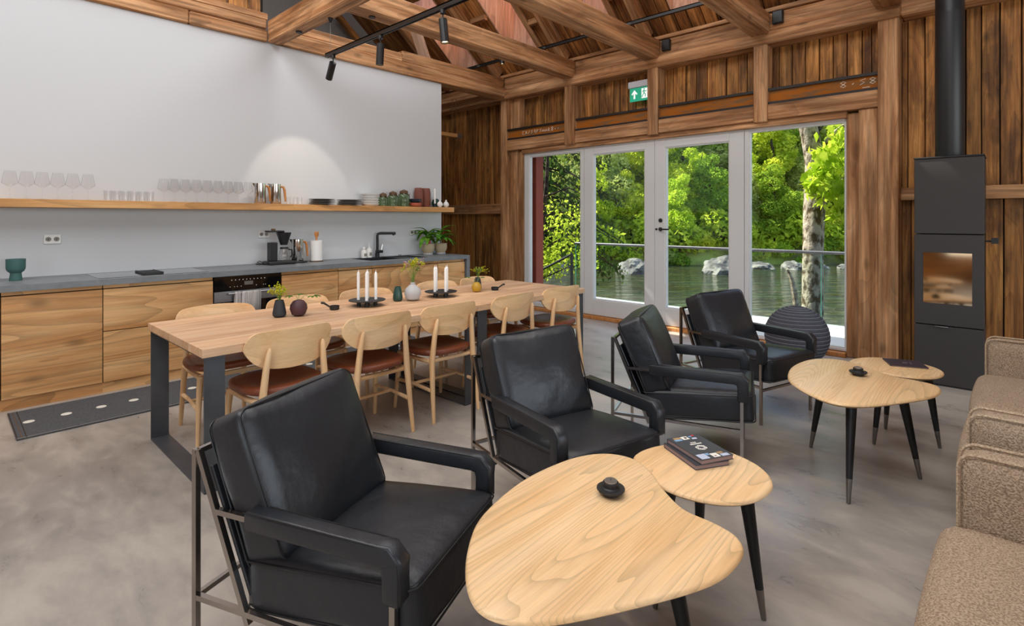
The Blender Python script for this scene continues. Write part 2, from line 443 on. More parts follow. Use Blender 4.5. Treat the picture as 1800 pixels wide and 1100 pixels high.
# ------------------------------------------------------------------ geometry helpers
class MB:
    """collects shapes; build() links them as ONE mesh object"""
    def __init__(self):
        self.v = []; self.f = []
    def add(self, vs, fs, mat=None):
        b = len(self.v)
        self.v += [tuple(mat @ Vector(p)) if mat is not None else tuple(p) for p in vs]
        self.f += [tuple(i + b for i in f) for f in fs]
        return self
    def box(self, x0, x1, y0, y1, z0, z1, mat=None):
        vs = [(x, y, z) for z in (z0, z1) for y in (y0, y1) for x in (x0, x1)]
        return self.add(vs, [(0, 2, 3, 1), (4, 5, 7, 6), (0, 1, 5, 4), (2, 6, 7, 3), (0, 4, 6, 2), (1, 3, 7, 5)], mat)
    def rings(self, rs, cap0=True, cap1=True):
        """loft through equal-length closed rings"""
        n = len(rs[0]); b = len(self.v)
        for r in rs:
            self.v += [tuple(p) for p in r]
        for k in range(len(rs) - 1):
            for i in range(n):
                j = (i + 1) % n
                self.f.append((b + k * n + i, b + k * n + j, b + (k + 1) * n + j, b + (k + 1) * n + i))
        if cap0: self.f.append(tuple(b + i for i in reversed(range(n))))
        if cap1: self.f.append(tuple(b + (len(rs) - 1) * n + i for i in range(n)))
        return self
    def lathe(self, prof, n=20, c=(0, 0, 0), cap0=True, cap1=True):
        rs = [[(c[0] + r * math.cos(2 * math.pi * i / n), c[1] + r * math.sin(2 * math.pi * i / n), c[2] + z) for i in range(n)]
              for r, z in prof]
        return self.rings(rs, cap0, cap1)
    def sweep(self, pts, rad, n=8, sq=False, closed=False):
        """tube (or square tube) along a polyline; rad may be a list"""
        pts = [Vector(p) for p in pts]; m = len(pts)
        rad = rad if isinstance(rad, (list, tuple)) else [rad] * m
        rs = []; up = None
        for k in range(m):
            if closed:
                t = (pts[(k + 1) % m] - pts[k - 1])
            else:
                t = pts[min(k + 1, m - 1)] - pts[max(k - 1, 0)]
            t = t.normalized() if t.length > 1e-9 else Vector((0, 0, 1))
            if up is None:
                up = Vector((0, 0, 1)) if abs(t.z) < .9 else Vector((1, 0, 0))
            s = t.cross(up)
            s = s.normalized() if s.length > 1e-6 else t.orthogonal().normalized()
            up = s.cross(t).normalized()
            if sq:
                r = rad[k]; ring = [pts[k] + s * a * r + up * b2 * r for a, b2 in ((-1, -1), (1, -1), (1, 1), (-1, 1))]
            else:
                ring = [pts[k] + (s * math.cos(2 * math.pi * i / n) + up * math.sin(2 * math.pi * i / n)) * rad[k] for i in range(n)]
            rs.append(ring)
        if closed:
            rs.append(rs[0])
            return self.rings(rs, False, False)
        return self.rings(rs)
    def build(self, name, mat, parent=None, smooth=False, bevel=0, loc=None, rot=None, angle=40):
        me = bpy.data.meshes.new(name)
        me.from_pydata(self.v, [], self.f)
        bm = bmesh.new(); bm.from_mesh(me)
        bmesh.ops.recalc_face_normals(bm, faces=bm.faces)
        if bevel:
            es = [e for e in bm.edges if len(e.link_faces) == 2 and e.calc_face_angle(0) > .5]
            bmesh.ops.bevel(bm, geom=es, offset=bevel, segments=1, affect='EDGES', clamp_overlap=True)
        bm.to_mesh(me); bm.free()
        me.materials.append(mat)
        if smooth:
            me.shade_smooth()
            me.set_sharp_from_angle(angle=R(angle))
        o = bpy.data.objects.new(name, me)
        col.objects.link(o)
        if parent is not None: o.parent = parent
        if loc: o.location = loc
        if rot: o.rotation_euler = rot
        return o

def box(name, mat, x0, x1, y0, y1, z0, z1, parent=None, bevel=.0, origin=True):
    """box with its own origin at its centre, so that its grain is its own"""
    c = ((x0 + x1) / 2, (y0 + y1) / 2, (z0 + z1) / 2)
    return MB().box(x0 - c[0], x1 - c[0], y0 - c[1], y1 - c[1], z0 - c[2], z1 - c[2]).build(name, mat, parent, bevel=bevel, loc=c)

def tag(o, label=None, cat=None, group=None, kind=None):
    if label: o['label'] = label
    if cat: o['category'] = cat
    if group: o['group'] = group
    if kind: o['kind'] = kind
    return o

def thing(name, label, cat, loc=(0, 0, 0), rz=0., group=None, kind=None):
    o = bpy.data.objects.new(name, None)
    o.empty_display_size = .1
    col.objects.link(o)
    o.location = loc; o.rotation_euler = (0, 0, rz)
    return tag(o, label, cat, group, kind)

KIDS = {}
def kids(o):
    return [c for c in bpy.data.objects if c.parent == o]

def copy_tree(o, parent=None, _k=None):
    c = o.copy(); col.objects.link(c)
    c.parent = parent
    for ch in (_k or kids)(o):
        copy_tree(ch, c)
    return c

ORD = 'first second third fourth fifth sixth seventh eighth ninth tenth eleventh twelfth thirteenth fourteenth fifteenth sixteenth'.split()

def rbox(sx, sy, sz, r, bulge=(0, 0, 0), seg=12, wr=0., seed=0):
    """rounded, puffed block (cushion)"""
    bm = bmesh.new()
    bmesh.ops.create_cube(bm, size=2)
    bmesh.ops.subdivide_edges(bm, edges=bm.edges[:], cuts=seg, use_grid_fill=True)
    h = Vector((sx / 2, sy / 2, sz / 2))
    for v in bm.verts:
        u = Vector([math.copysign(abs(c) ** .8, c) for c in v.co])
        p = Vector((u.x * h.x, u.y * h.y, u.z * h.z))
        inn = Vector([max(-(h[i] - r), min(h[i] - r, p[i])) for i in range(3)])
        d = p - inn
        if d.length > 1e-9:
            p = inn + d.normalized() * r
        a, b, c = u
        p.x += math.copysign(1, a) * bulge[0] * (1 - b * b) * (1 - c * c) * (abs(a) > .5)
        p.y += math.copysign(1, b) * bulge[1] * (1 - a * a) * (1 - c * c) * (abs(b) > .5)
        p.z += math.copysign(1, c) * bulge[2] * (1 - b * b) * (1 - a * a) * (abs(c) > .5)
        if wr:
            n = mnoise.noise_vector(p * 6 + Vector((seed, seed, 0)))
            p += n * wr
        v.co = p
    out = MB()
    bm.verts.index_update()
    out.v = [tuple(v.co) for v in bm.verts]
    out.f = [tuple(v.index for v in f.verts) for f in bm.faces]
    bm.free()
    return out

def rrect(w, h, r, n=5):
    """rounded rectangle outline, centred"""
    pts = []
    for cx, cy2, a0 in ((w / 2 - r, h / 2 - r, 0), (-w / 2 + r, h / 2 - r, 90), (-w / 2 + r, -h / 2 + r, 180), (w / 2 - r, -h / 2 + r, 270)):
        for i in range(n + 1):
            a = R(a0 + 90 * i / n)
            pts.append((cx + r * math.cos(a), cy2 + r * math.sin(a)))
    return pts

def smooth_loop(pts, n=8):
    """closed Catmull-Rom curve"""
    out = []; m = len(pts)
    for i in range(m):
        p0, p1, p2, p3 = (Vector(pts[(i + k - 1) % m]) for k in range(4))
        for s in range(n):
            t = s / n
            out.append(.5 * ((2 * p1) + (p2 - p0) * t + (2 * p0 - 5 * p1 + 4 * p2 - p3) * t * t + (3 * p1 - p0 - 3 * p2 + p3) * t ** 3))
    return [(p.x, p.y) for p in out]

def inset_loop(pts, d):
    m = len(pts); out = []
    area = sum(pts[i][0] * pts[(i + 1) % m][1] - pts[(i + 1) % m][0] * pts[i][1] for i in range(m))
    s = 1 if area > 0 else -1
    for i in range(m):
        a, b = Vector(pts[i - 1]), Vector(pts[(i + 1) % m])
        t = (b - a).normalized()
        out.append((pts[i][0] - t.y * s * d, pts[i][1] + t.x * s * d))
    return out

def slab(loop, prof):
    """plate from an outline: prof = [(inset, z), ...] from the underside to the top"""
    m = MB()
    m.rings([[(x, y, z) for x, y in inset_loop(loop, d)] for d, z in prof])
    return m

# ------------------------------------------------------------------ room shell
Z_PLATE = 3.36
def struct(o, label, cat):
    return tag(o, label, cat, kind='structure')

struct(box('floor', M['floor'], -8.6, 4.7, -4.1, 6.42, -.12, 0), 'grey polished concrete floor of the whole room', 'floor')
struct(box('wall_left', M['white'], -6.2, -6.06, -4.1, 4.98, 0, 3.37), 'smooth white plaster wall behind the kitchen counter', 'wall')

# window wall: post-and-plank barn wall, every board its own piece
WB = thing('wall_back', 'weathered brown plank wall framing the glazed doors', 'wall', kind='structure')
box('wall_core', M['dark'], -8.6, -5.95, 6.53, 6.62, 0, 3.8, WB)
box('wall_core', M['dark'], -5.95, -.98, 6.53, 6.62, 2.52, 3.8, WB)
box('wall_core', M['dark'], -.98, 4.7, 6.53, 6.62, 0, 3.8, WB)
rw = random.Random(3)
def planks(edges, z0, z1, y=6.49, parent=WB, mat='barnZ'):
    for a, b in zip(edges, edges[1:]):
        j = rw.uniform(-.014, .014); g = rw.uniform(.004, .013)
        box('plank', M[mat], a + g / 2, b - g / 2, y + j, y + .045 + j, z0, z1, parent, bevel=.003)
def edges(a, b, w=.135, dv=.03):
    e = [a]
    while e[-1] < b - w * 1.3:
        e.append(e[-1] + rw.uniform(w - dv, w + dv))
    return e + [b]
planks([-8.55, -8.4, -8.22, -8.06, -7.95, -7.84, -7.675, -7.53, -7.326, -7.204, -7.068, -6.935, -6.79, -6.62, -6.509, -6.346, -6.2], 1.67, 3.5)
planks([-8.55, -8.33, -8.15, -7.98, -7.84, -7.66, -7.48, -7.31, -7.17, -6.99, -6.84, -6.68, -6.53, -6.36, -6.2], 0, 1.50)
box('rail', M['beamX'], -8.55, -6.2, 6.42, 6.52, 1.50, 1.67, WB, bevel=.008)
planks(edges(-5.81, -4.83), 2.87, 3.37)
planks(edges(-4.655, -3.48), 2.87, 3.37)
planks(edges(-3.335, -2.155), 2.87, 3.37)
planks([-2.01, -1.945, -1.809, -1.671, -1.538, -1.408, -1.278, -1.146, -1.063, -.985], 2.87, 3.37)
re_ = [-.815, -.767, -.634, -.551, -.45, -.332, -.225, -.098, .043] + edges(.2, 4.65, .16, .03)
planks(re_, 1.72, 3.36)
planks([-.815, -.74, -.65, -.56, -.43, -.33, -.20, -.075, .06] + edges(.21, 4.65, .16, .03), 0, 1.60)
for x0, x1 in ((-.815, -.66), (-.66, 4.65)):
    box('rail', M['beamX'], x0, x1, 6.40, 6.50, 1.60, 1.72, WB, bevel=.008)
# posts
for x0, x1, y0, z0, z1 in ((-6.20, -6.02, 6.34, 0, 3.40), (-6.02, -5.82, 6.36, 0, 2.52), (-6.02, -5.81, 6.40, 2.87, 3.37), (-5.82, -5.72, 6.38, 0, 2.50),
                           (-4.83, -4.655, 6.28, 2.50, 3.46), (-3.48, -3.335, 6.28, 2.50, 3.46), (-2.155, -2.01, 6.28, 2.50, 3.47),
                           (-.985, -.815, 6.30, 0, 3.44), (-1.15, -.985, 6.33, 0, 2.52), (-1.265, -1.15, 6.38, 0, 2.50)):
    box('post', M['beamZ'], x0, x1, y0, 6.55, z0, z1, WB, bevel=.007)
# header under the steel, darker soffit board, top plates
for x0, x1 in ((-6.02, -4.83), (-4.655, -3.48), (-3.335, -2.155), (-2.01, -.985)):
    box('header', M['beamX'], x0, x1, 6.30, 6.55, 2.52, 2.69, WB, bevel=.006)
box('soffit_board', M['beamX'], -5.73, -1.26, 6.34, 6.55, 2.455, 2.52, WB, bevel=.004)
TX = [-6.06, -4.745, -3.41, -2.085, -.90]
box('top_plate', M['beamX'], -8.55, -.80, 6.26, 6.52, 3.355, 3.50, WB, bevel=.012)
box('top_plate', M['beamX'], -.80, 4.65, 6.26, 6.52, 3.355, 3.50, WB, bevel=.012)
box('top_plate', M['beamX'], -8.55, -2.0, 6.31, 6.54, 3.50, 3.70, WB, bevel=.010)
box('top_plate', M['beamX'], -2.0, 4.65, 6.31, 6.54, 3.50, 3.70, WB, bevel=.010)
box('eaves_board', M['beamX'], -8.55, 4.65, 6.28, 6.33, 3.705, 3.75, WB, bevel=.004)

# rusty steel joist above the doors, in bays between the posts
SB = thing('steel_beam', 'rusty orange steel joist with chalk marks above the glazed doors', 'beam', kind='structure')
for x0, x1 in ((-6.02, -4.83), (-4.655, -3.48), (-3.335, -2.155), (-2.01, -.985)):
    box('web', M['rust'], x0, x1, 6.352, 6.362, 2.70, 2.86, SB)
    box('flange', M['flange'], x0, x1, 6.32, 6.48, 2.842, 2.870, SB)
    box('flange', M['flange'], x0, x1, 6.32, 6.48, 2.690, 2.718, SB)
def strokes(name, x, z, w, h, glyphs, parent):
    """hand-written chalk strokes on the web of the joist"""
    m = MB(); n = len(glyphs)
    for i, g in enumerate(glyphs):
        m.sweep([(x + (i + px) * w, 6.351, z + pz * h) for px, pz in g], .004, 5)
    return m.build(name, M['chalk'], parent)
G = {'E': [(.7, 1), (.1, .9), (.3, .55), (.1, .1), (.75, 0)], 'X': [(.1, 0), (.8, 1), (.5, .5), (.1, .9), (.8, .1)], '/': [(.2, 0), (.7, 1)],
     'S': [(.8, .95), (.2, .8), (.7, .4), (.2, .05)], '9': [(.7, .6), (.3, .5), (.3, 1), (.7, .9), (.6, 0)], 'P': [(.2, 0), (.3, 1), (.8, .8), (.3, .5)],
     'm': [(.0, .1), (.2, .6), (.4, .1), (.6, .6), (.9, .1)], 'R': [(.2, 0), (.3, .9), (.75, .7), (.3, .45), (.8, 0)], '8': [(.5, .5), (.2, .8), (.5, 1), (.8, .8), (.5, .5), (.2, .2), (.5, 0), (.8, .2), (.5, .5)],
     '.': [(.4, .3), (.6, .5)], '_': [(.1, 0), (.8, .05)]}
strokes('chalk_marking', -5.72, 2.755, .058, .055, [G[c] for c in 'EX/S9PSmmR8..'], SB)
strokes('chalk_marking', -1.33, 2.765, .085, .06, [G['8'], G['.'], G['S'], G['8']], SB)
strokes('chalk_marking', -1.13, 2.735, .09, .03, [G['_']], SB)

# other walls close the room (rear window; the side opening is added for fill light)
WR = thing('wall_right', 'brown timber side wall with a wide opening added for light', 'wall', kind='structure')
for z0, z1, y0, y1 in ((0, .6, -4.1, 6.5), (2.9, 8.3, -4.1, 6.5), (.6, 2.9, -4.1, -.6), (.6, 2.9, 5.0, 6.5)):
    box('panel', M['barnY'], 4.6, 4.72, y0, y1, z0, z1, WR)
WF = thing('wall_front', 'brown timber rear wall with a wide window', 'wall', kind='structure')
for z0, z1, x0, x1 in ((0, .6, -8.6, 4.7), (2.9, 3.8, -8.6, 4.7), (.6, 2.9, -8.6, -1.2), (.6, 2.9, 3.6, 4.7)):
    box('panel', M['barnX'], x0, x1, -4.12, -4.0, z0, z1, WF)
struct(box('wall_passage', M['barnZ'], -8.62, -8.5, -4.1, 6.6, 0, 3.7), 'brown timber wall at the end of the passage', 'wall')

# gable and boards above the white wall
UP = thing('wall_upper', 'vertical plank wall above the long kitchen beam', 'wall', kind='structure')
yy = -1.2
while yy < 2.42:
    wd = rw.uniform(.12, .2); y1 = min(yy + wd, 2.5)
    box('plank', M['barnZ'], -6.17 + rw.uniform(-.008, .008), -6.12, yy + .003, y1 - .003, 3.66, 6.9 if yy > .6 else 6.4, UP, bevel=.003)
    yy = y1
box('ledge_timber', M['beamY'], -6.16, -6.04, -1.2, 2.5, 3.62, 3.69, UP, bevel=.006)
box('backing', M['dark'], -6.3, -6.18, -4.1, 2.5, 3.37, 6.6, UP)
GB = MB()
GB.add([(-8.5, -4.2, 3.7), (-8.5, 6.75, 3.7), (-8.5, 1.2, 8.3), (-8.62, -4.0, 3.7), (-8.62, 6.5, 3.7), (-8.62, 1.2, 8.3)],
       [(0, 1, 2), (3, 5, 4), (0, 3, 4, 1), (1, 4, 5, 2), (2, 5, 3, 0)])
struct(GB.build('wall_gable', M['greywall']), 'grey plastered gable under the roof beyond the kitchen beam', 'wall')

# long beam on top of the white wall: two stacked timbers, jointed at the cross beam
KB = thing('trim_1', 'long hewn timber beam along the top of the white wall', 'beam', kind='structure')
for y0, y1, z0, z1, x0 in ((-1.2, 1.72, 3.372, 3.51, -6.03), (1.72, 2.49, 3.372, 3.50, -6.02), (2.66, 6.30, 3.372, 3.54, -6.02), (-1.2, 2.49, 3.515, 3.62, -6.04), (2.66, 4.3, 3.545, 3.66, -6.05), (4.3, 6.28, 3.545, 3.70, -6.05)):
    box('timber', M['beamY'], -6.24, x0, y0, y1, z0, z1, KB, bevel=.012)

# ceiling: sloping roof boards on rafters, dormer shafts, tie beams
CE = thing('ceiling', 'sloping ceiling of dark brown boards on rafters', 'ceiling', kind='structure')
T = .84; SL = math.atan(T)
def roof_z(y): return 3.78 + T * (6.4 - y)
def sloped(name, mat, x0, x1, ya, yb, off0, off1, parent, bevel=.003):
    """timber lying along the slope, between y = ya (low end) and yb (high end); off = height below/above the board underside"""
    L_ = (ya - yb) / math.cos(SL)
    mid = (ya + yb) / 2
    o = MB().box(-L_ / 2, L_ / 2, -(x1 - x0) / 2, (x1 - x0) / 2, off0, off1).build(name, mat, parent, bevel=bevel)
    o.rotation_euler = Matrix(((0, 1, 0), (-math.cos(SL), 0, math.sin(SL)), (math.sin(SL), 0, math.cos(SL)))).to_euler()
    o.location = ((x0 + x1) / 2, mid, roof_z(mid))
    return o
SHAFT = [(-7.06, -6.55), (-5.73, -5.22), (-4.40, -3.89), (-3.07, -2.56), (-1.74, -1.23)]
SY0, SY1 = 6.17, 5.15
x = -8.5
while x < .2:
    wd = rw.uniform(.13, .19)
    x1 = x + wd
    for a, b in SHAFT:
        if x < a < x1: x1 = a
        if x < b < x1: x1 = b
    wide = x1 - x > .02
    inside = any(a - 1e-6 <= x and x1 <= b + 1e-6 for a, b in SHAFT)
    g = rw.uniform(.006, .016)
    up = rw.uniform(0, .01)
    for ya, yb in (((6.5, SY0 + .002), (SY1, 1.2)) if inside else ((6.5, 1.2),)):
        if wide:
            sloped('plank', M['roofboard'], x + g / 2, x1 - g / 2, ya, yb, up, .03 + up, CE)
    x = x1
sloped('roof_deck', M['dark'], .2, 4.7, 6.5, 1.2, 0, .06, CE)
sl0 = -8.65
for a, b in SHAFT + [(.2, .2)]:
    sloped('roof_deck', M['dark'], sl0, a - .001, 6.9, 1.15, .05, .12, CE); sl0 = b + .001
for a, b in SHAFT:
    sloped('roof_deck', M['dark'], a, b, 6.9, SY0, .05, .12, CE)
    sloped('roof_deck', M['dark'], a, b, SY1, 1.15, .05, .12, CE)
MB().add([(-8.6, 1.25, 8.1), (4.7, 1.25, 8.1), (4.7, -4.2, 3.6), (-8.6, -4.2, 3.6), (-8.6, 1.25, 8.25), (4.7, 1.25, 8.25), (4.7, -4.2, 3.75), (-8.6, -4.2, 3.75)],
         [(0, 1, 2, 3), (4, 7, 6, 5), (0, 4, 5, 1), (1, 5, 6, 2), (2, 6, 7, 3), (3, 7, 4, 0)]).build('rear_slope', M['roofboard'], CE)
# added frames dressing the two roof fill lights; the ceiling has no opening here
for x0, x1 in ((-6.3, -6.22), (1.82, 1.9)):
    sloped('roof_fill_frame', M['frame'], x0, x1, 4.6, 2.55, -.06, -.005, CE)
    MB().add([(x, y, z + d) for d in (-.06, -.005) for x in (x0, x1) for y, z in ((-.1, 6.98), (-2.2, 5.25))],
             [(0, 1, 3, 2), (4, 6, 7, 5), (0, 2, 6, 4), (1, 5, 7, 3), (0, 4, 5, 1), (2, 3, 7, 6)]).build('roof_fill_frame', M['frame'], CE)
for xr in [-7.5, -6.24, -4.86, -3.53, -2.20, -1.02, .3, 1.6, 2.9]:
    sloped('rafter', M['beamX'], xr, xr + .11, 6.34, 1.3, -.16, -.002, CE, .006)
for i, (a, b) in enumerate(SHAFT[1:]):
    sloped('rafter', M['beamX'], b + .02, b + .11, 6.3, 1.3, -.05, -.001, CE, .004)
    # noggins between the rafters
    for nx0, nx1, ny in ((b + .12, b + .36, 5.78), (a - .34, a - .03, 5.55)):
        o = box('noggin', M['beamX'], nx0, nx1, ny, ny + .07, roof_z(ny) - .11, roof_z(ny) - .03, CE, bevel=.004)
# dormer shafts lined with pale boards
for a, b in SHAFT:
    zt = 5.05
    n = 4; wd = (b - a) / n
    for k in range(n):
        box('lining_board', M['shaft'], a + k * wd + .001, a + (k + 1) * wd - .001, SY0, SY0 + .02, roof_z(SY0) - .01, zt, CE)
    for sx in (a, b):
        m = MB(); dx = -.02 if sx == a else .02
        for k in range(7):
            y0 = SY0 - k * .21; y1 = y0 - .207
            m = MB().add([(sx, y0, roof_z(y0) - .005), (sx, y1, roof_z(y1) - .005), (sx, y1, zt), (sx, y0, zt),
                          (sx + dx, y0, roof_z(y0) - .005), (sx + dx, y1, roof_z(y1) - .005), (sx + dx, y1, zt), (sx + dx, y0, zt)],
                         [(0, 1, 2, 3), (4, 7, 6, 5), (0, 4, 5, 1), (1, 5, 6, 2), (2, 6, 7, 3), (3, 7, 4, 0)])
            if roof_z(y1) < zt - .05:
                m.build('lining_board', M['shaft'], CE)
    box('rooflight_pane', M['glass'], a, b, SY1 - .2, SY0, zt, zt + .01, CE)

for i, (xa, wd) in enumerate(zip(TX[1:], (.2, .2, .2, .2))):
    # tie beam from the cross beam to the window wall
    o = box('tie_beam', M['beamY'], xa - wd / 2 + .005, xa + wd / 2 + .005, 2.66, 6.30, 3.462, 3.70, bevel=.014)
    struct(o, ['hewn tie beam nearest the white wall, ending above the door hinge post', 'hewn tie beam ending beside the green exit sign',
               'hewn tie beam ending above the right edge of the glazed doors', 'hewn tie beam ending on the tall post beside the stove'][i], 'beam')
    o['group'] = 'tie beams'
struct(box('cross_beam', M['beamX'], -6.055, 4.5, 2.50, 2.655, 3.372, 3.62, bevel=.012), 'thick hewn cross beam rising from the white wall across the room', 'beam')
for i, (x_, y_, l) in enumerate(((-5.45, 2.575, 'small black cap on the underside of the cross beam'), (-4.745, 3.0, 'small black cap on the underside of the tie beam by the white wall'))):
    z_ = 3.37 if i == 0 else 3.46
    m = MB().lathe([(.001, -.012), (.03, -.012), (.034, -.004), (.034, .002)], 16)
    tag(m.build('cable_cap', M['black'], None, loc=(x_, y_, z_)), l, 'cap')
# struts under the far roof
struct(MB().box(-.05, .05, -.04, .04, -.75, .75).build('strut', M['barnZ'], None, bevel=.004, loc=(-8.2, 5.05, 4.35), rot=(R(50), 0, 0)), 'slanting brown strut in front of the grey gable', 'strut')
struct(MB().box(-.1, .1, -.02, .02, -.5, .5).build('strut', M['shaft'], None, bevel=.004, loc=(-6.6, 5.0, 4.1), rot=(R(12), R(-14), 0)), 'pale slanting board behind the long kitchen beam', 'strut')

# ------------------------------------------------------------------ glazed doors and windows
def glazed(name, label, cat, x0, x1, z0, z1, wl, wr, wt, wb, y0=6.40, y1=6.48):
    t = thing(name, label, cat, (0, 0, 0), kind='structure')
    box('stile', M['frame'], x0, x0 + wl, y0, y1, z0, z1, t, bevel=.004)
    box('stile', M['frame'], x1 - wr, x1, y0, y1, z0, z1, t, bevel=.004)
    box('rail', M['frame'], x0 + wl, x1 - wr, y0, y1, z1 - wt, z1, t, bevel=.004)
    box('rail', M['frame'], x0 + wl, x1 - wr, y0, y1, z0, z0 + wb, t, bevel=.004)
    # slim glazing bead around the pane
    m = MB()
    a, b, c, d = x0 + wl, x1 - wr, z0 + wb, z1 - wt
    for q in ((a, a + .012, c, d), (b - .012, b, c, d), (a + .012, b - .012, d - .012, d), (a + .012, b - .012, c, c + .012)):
        m.box(q[0], q[1], y0 + .012, y1 - .012, q[2], q[3])
    m.build('glazing_bead', M['frame'], t)
    box('pane', M['glass'], a + .006, b - .006, (y0 + y1) / 2 - .006, (y0 + y1) / 2 + .006, c + .006, d - .006, t)
    return t
glazed('window_1', 'narrow tall white-framed sidelight nearest the kitchen', 'window', -5.72, -4.565, .05, 2.455, .10, .06, .05, .06)
D1 = glazed('door_1', 'white glazed door leaf without a handle', 'door', -4.56, -3.442, .05, 2.46, .15, .14, .12, .22)
D2 = glazed('door_2', 'white glazed door leaf with black lever handle', 'door', -3.438, -2.30, .05, 2.46, .145, .17, .12, .22)
glazed('window_2', 'wide white-framed window pane beside the stove wall', 'window', -2.295, -1.265, .05, 2.455, .05, .012, .03, .03)
th = box('threshold', M['handlew'], -5.72, -1.265, 6.33, 6.52, 0, .045, bevel=.005)
struct(th, 'orange-brown wooden threshold under the glazed doors', 'threshold')
hd = MB().sweep([(-3.352, 6.40, 1.285), (-3.352, 6.355, 1.285), (-3.34, 6.345, 1.285), (-3.21, 6.345, 1.285)], .010, 8)
hd = hd.build('lever_handle', M['black'], D2, smooth=True); hd['label'] = 'black lever handle'
for z in (1.285, 1.40):
    e_ = MB().lathe([(.026, 0), (.026, .012), (.02, .016)], 16).build('escutcheon', M['black'], D2, smooth=True, loc=(-3.352, 6.401, z), rot=(R(90), 0, 0))
e_ = MB().lathe([(.014, 0), (.014, .012)], 12).build('lever_knob', M['black'], D2, smooth=True, loc=(-3.41, 6.401, 1.285), rot=(R(90), 0, 0))

# ------------------------------------------------------------------ outside: deck, railing, river, banks
FW = Vector((-.683, .730, 0)); RT = Vector((.730, .683, 0))
def out(v, u, z=0.): return tuple(FW * v + RT * u + Vector((0, 0, z)))
struct(box('terrace_slab', M['deck'], -6.35, 4.0, 6.64, 8.50, -.35, -.05), 'pale terrace outside the glazed doors, sunlit at its edge', 'terrace')
struct(box('trim_2', M['redpaint'], -5.98, -5.66, 6.62, 6.80, -.3, 3.6), 'red-painted board beside the sidelight outside', 'board')
RL = thing('glass_railing', 'frameless glass balustrade with dark handrail along the terrace', 'railing')
MB().sweep([(-6.2, 8.42, .95), (3.9, 8.42, .95)], .024, 10).build('handrail', M['iron'], RL, smooth=True)
px_ = [-6.2, -4.62, -3.18, -1.98, -.6, .8, 2.2, 3.9]
for a, b in zip(px_, px_[1:]):
    p = box('pane', M['railglass'], a + .006, b - .006, 8.413, 8.427, -.25, .93, RL)
    box('pane_edge', M['edgeglass'], a + .004, a + .0075, 8.412, 8.428, -.25, .93, p).matrix_parent_inverse = p.matrix_world.inverted()
bpy.context.view_layer.update()
for p in kids(RL):
    for c_ in kids(p):
        c_.matrix_parent_inverse = p.matrix_basis.inverted()
SR = thing('stair_railing', 'black sloping handrail beside the glass balustrade outside the sidelight', 'railing')
MB().sweep([(-6.28, 8.42, .74), (-7.9, 8.42, -.02)], .022, 8).build('handrail', M['black'], SR, smooth=True)
box('post', M['black'], -6.31, -6.27, 8.40, 8.44, -.35, .75, SR)
box('post', M['black'], -7.9, -7.86, 8.40, 8.44, -1.6, .0, SR)

wt = MB().add([(-120, -15, 0), (120, -15, 0), (120, 120, 0), (-120, 120, 0)], [(0, 1, 2, 3)])
wt = wt.build('river', M['water'], None, loc=(0, 8.6 + 15, -2.3), rot=(0, 0, R(43.1)))
wt.location = out(32, 10, -2.3)
tag(wt, 'rippled green river flowing past the terrace', 'river', kind='structure')
# banks as real terrain
def terrain(name, v0, v1, u0, u1, nv, nu, hf, mat, label):
    vs = []; fs = []
    for i in range(nv + 1):
        v = v0 + (v1 - v0) * i / nv
        for j in range(nu + 1):
            u = u0 + (u1 - u0) * j / nu
            vs.append(out(v, u, hf(v, u)))
    for i in range(nv):
        for j in range(nu):
            a = i * (nu + 1) + j
            fs.append((a, a + 1, a + nu + 2, a + nu + 1))
    m = MB(); m.v = vs; m.f = fs
    return tag(m.build(name, mat, None, smooth=True, angle=180), label, 'ground', kind='structure')
def bank(v, u):
    n = mnoise.noise(Vector((u * .12, v * .12, 0))) * .9 + mnoise.noise(Vector((u * .5, v * .5, 5))) * .3
    s = v - 42.5 - .04 * u + n
    if s < 0: return -2.9
    return -2.9 + min(s * .9, 1.5) + max(0, s - 1.5) * .46 + n * .5
terrain('far_bank', 38, 110, -70, 110, 48, 90, bank, M['ground'], 'wooded slope rising on the far side of the river')
rr_ = random.Random(11)
def rock(name, v, u, sx, sy, sz, label, seed):
    bm = bmesh.new()
    bmesh.ops.create_icosphere(bm, subdivisions=4, radius=1)
    for q in bm.verts:
        n = mnoise.fractal(q.co * 1.3 + Vector((seed, 0, 0)), 1.0, 2.0, 4) * .26 + mnoise.noise(q.co * 2.7 + Vector((seed, 3, 0))) * .08
        q.co *= 1 + n
        q.co.z = max(q.co.z, -.45)
    me = bpy.data.meshes.new(name); bm.to_mesh(me); bm.free()
    me.materials.append(M['rock'])
    o = bpy.data.objects.new(name, me); col.objects.link(o)
    o.location = out(v, u, -2.35); o.scale = (sx, sy, sz); o.rotation_euler = (0, 0, R(43) + seed)
    return tag(o, label, 'rock', 'rocks at the far shore')
rock('boulder', 37.6, 8.6, 2.0, 1.2, .95, 'pale rounded boulder at the waterline seen through the handle-less door', 1.3)
rock('boulder', 38.0, 14.9, 2.4, 1.3, 1.05, 'large pale boulder at the waterline seen through the door with the handle', 4.1)
rock('boulder', 40.0, 20.9, 1.1, .8, .6, 'dark-topped boulder on the far shore seen through the wide window', 7.7)
rock('boulder', 40.2, 18.6, 1.2, .8, .55, 'low pale boulder on the far shore beside the door frame', 2.2)
rock('boulder', 40.8, 23.0, 1.0, .7, .45, 'small flat boulder on the far shore just before the near trunk', 5.9)
rock('boulder', 40.5, 25.4, .9, .7, .4, 'small boulder on the far shore behind the near trunk', 9.4)
rock('boulder', 41.5, 3.3, 1.6, .9, .5, 'pale stones on the far shore seen through the sidelight', 3.8)

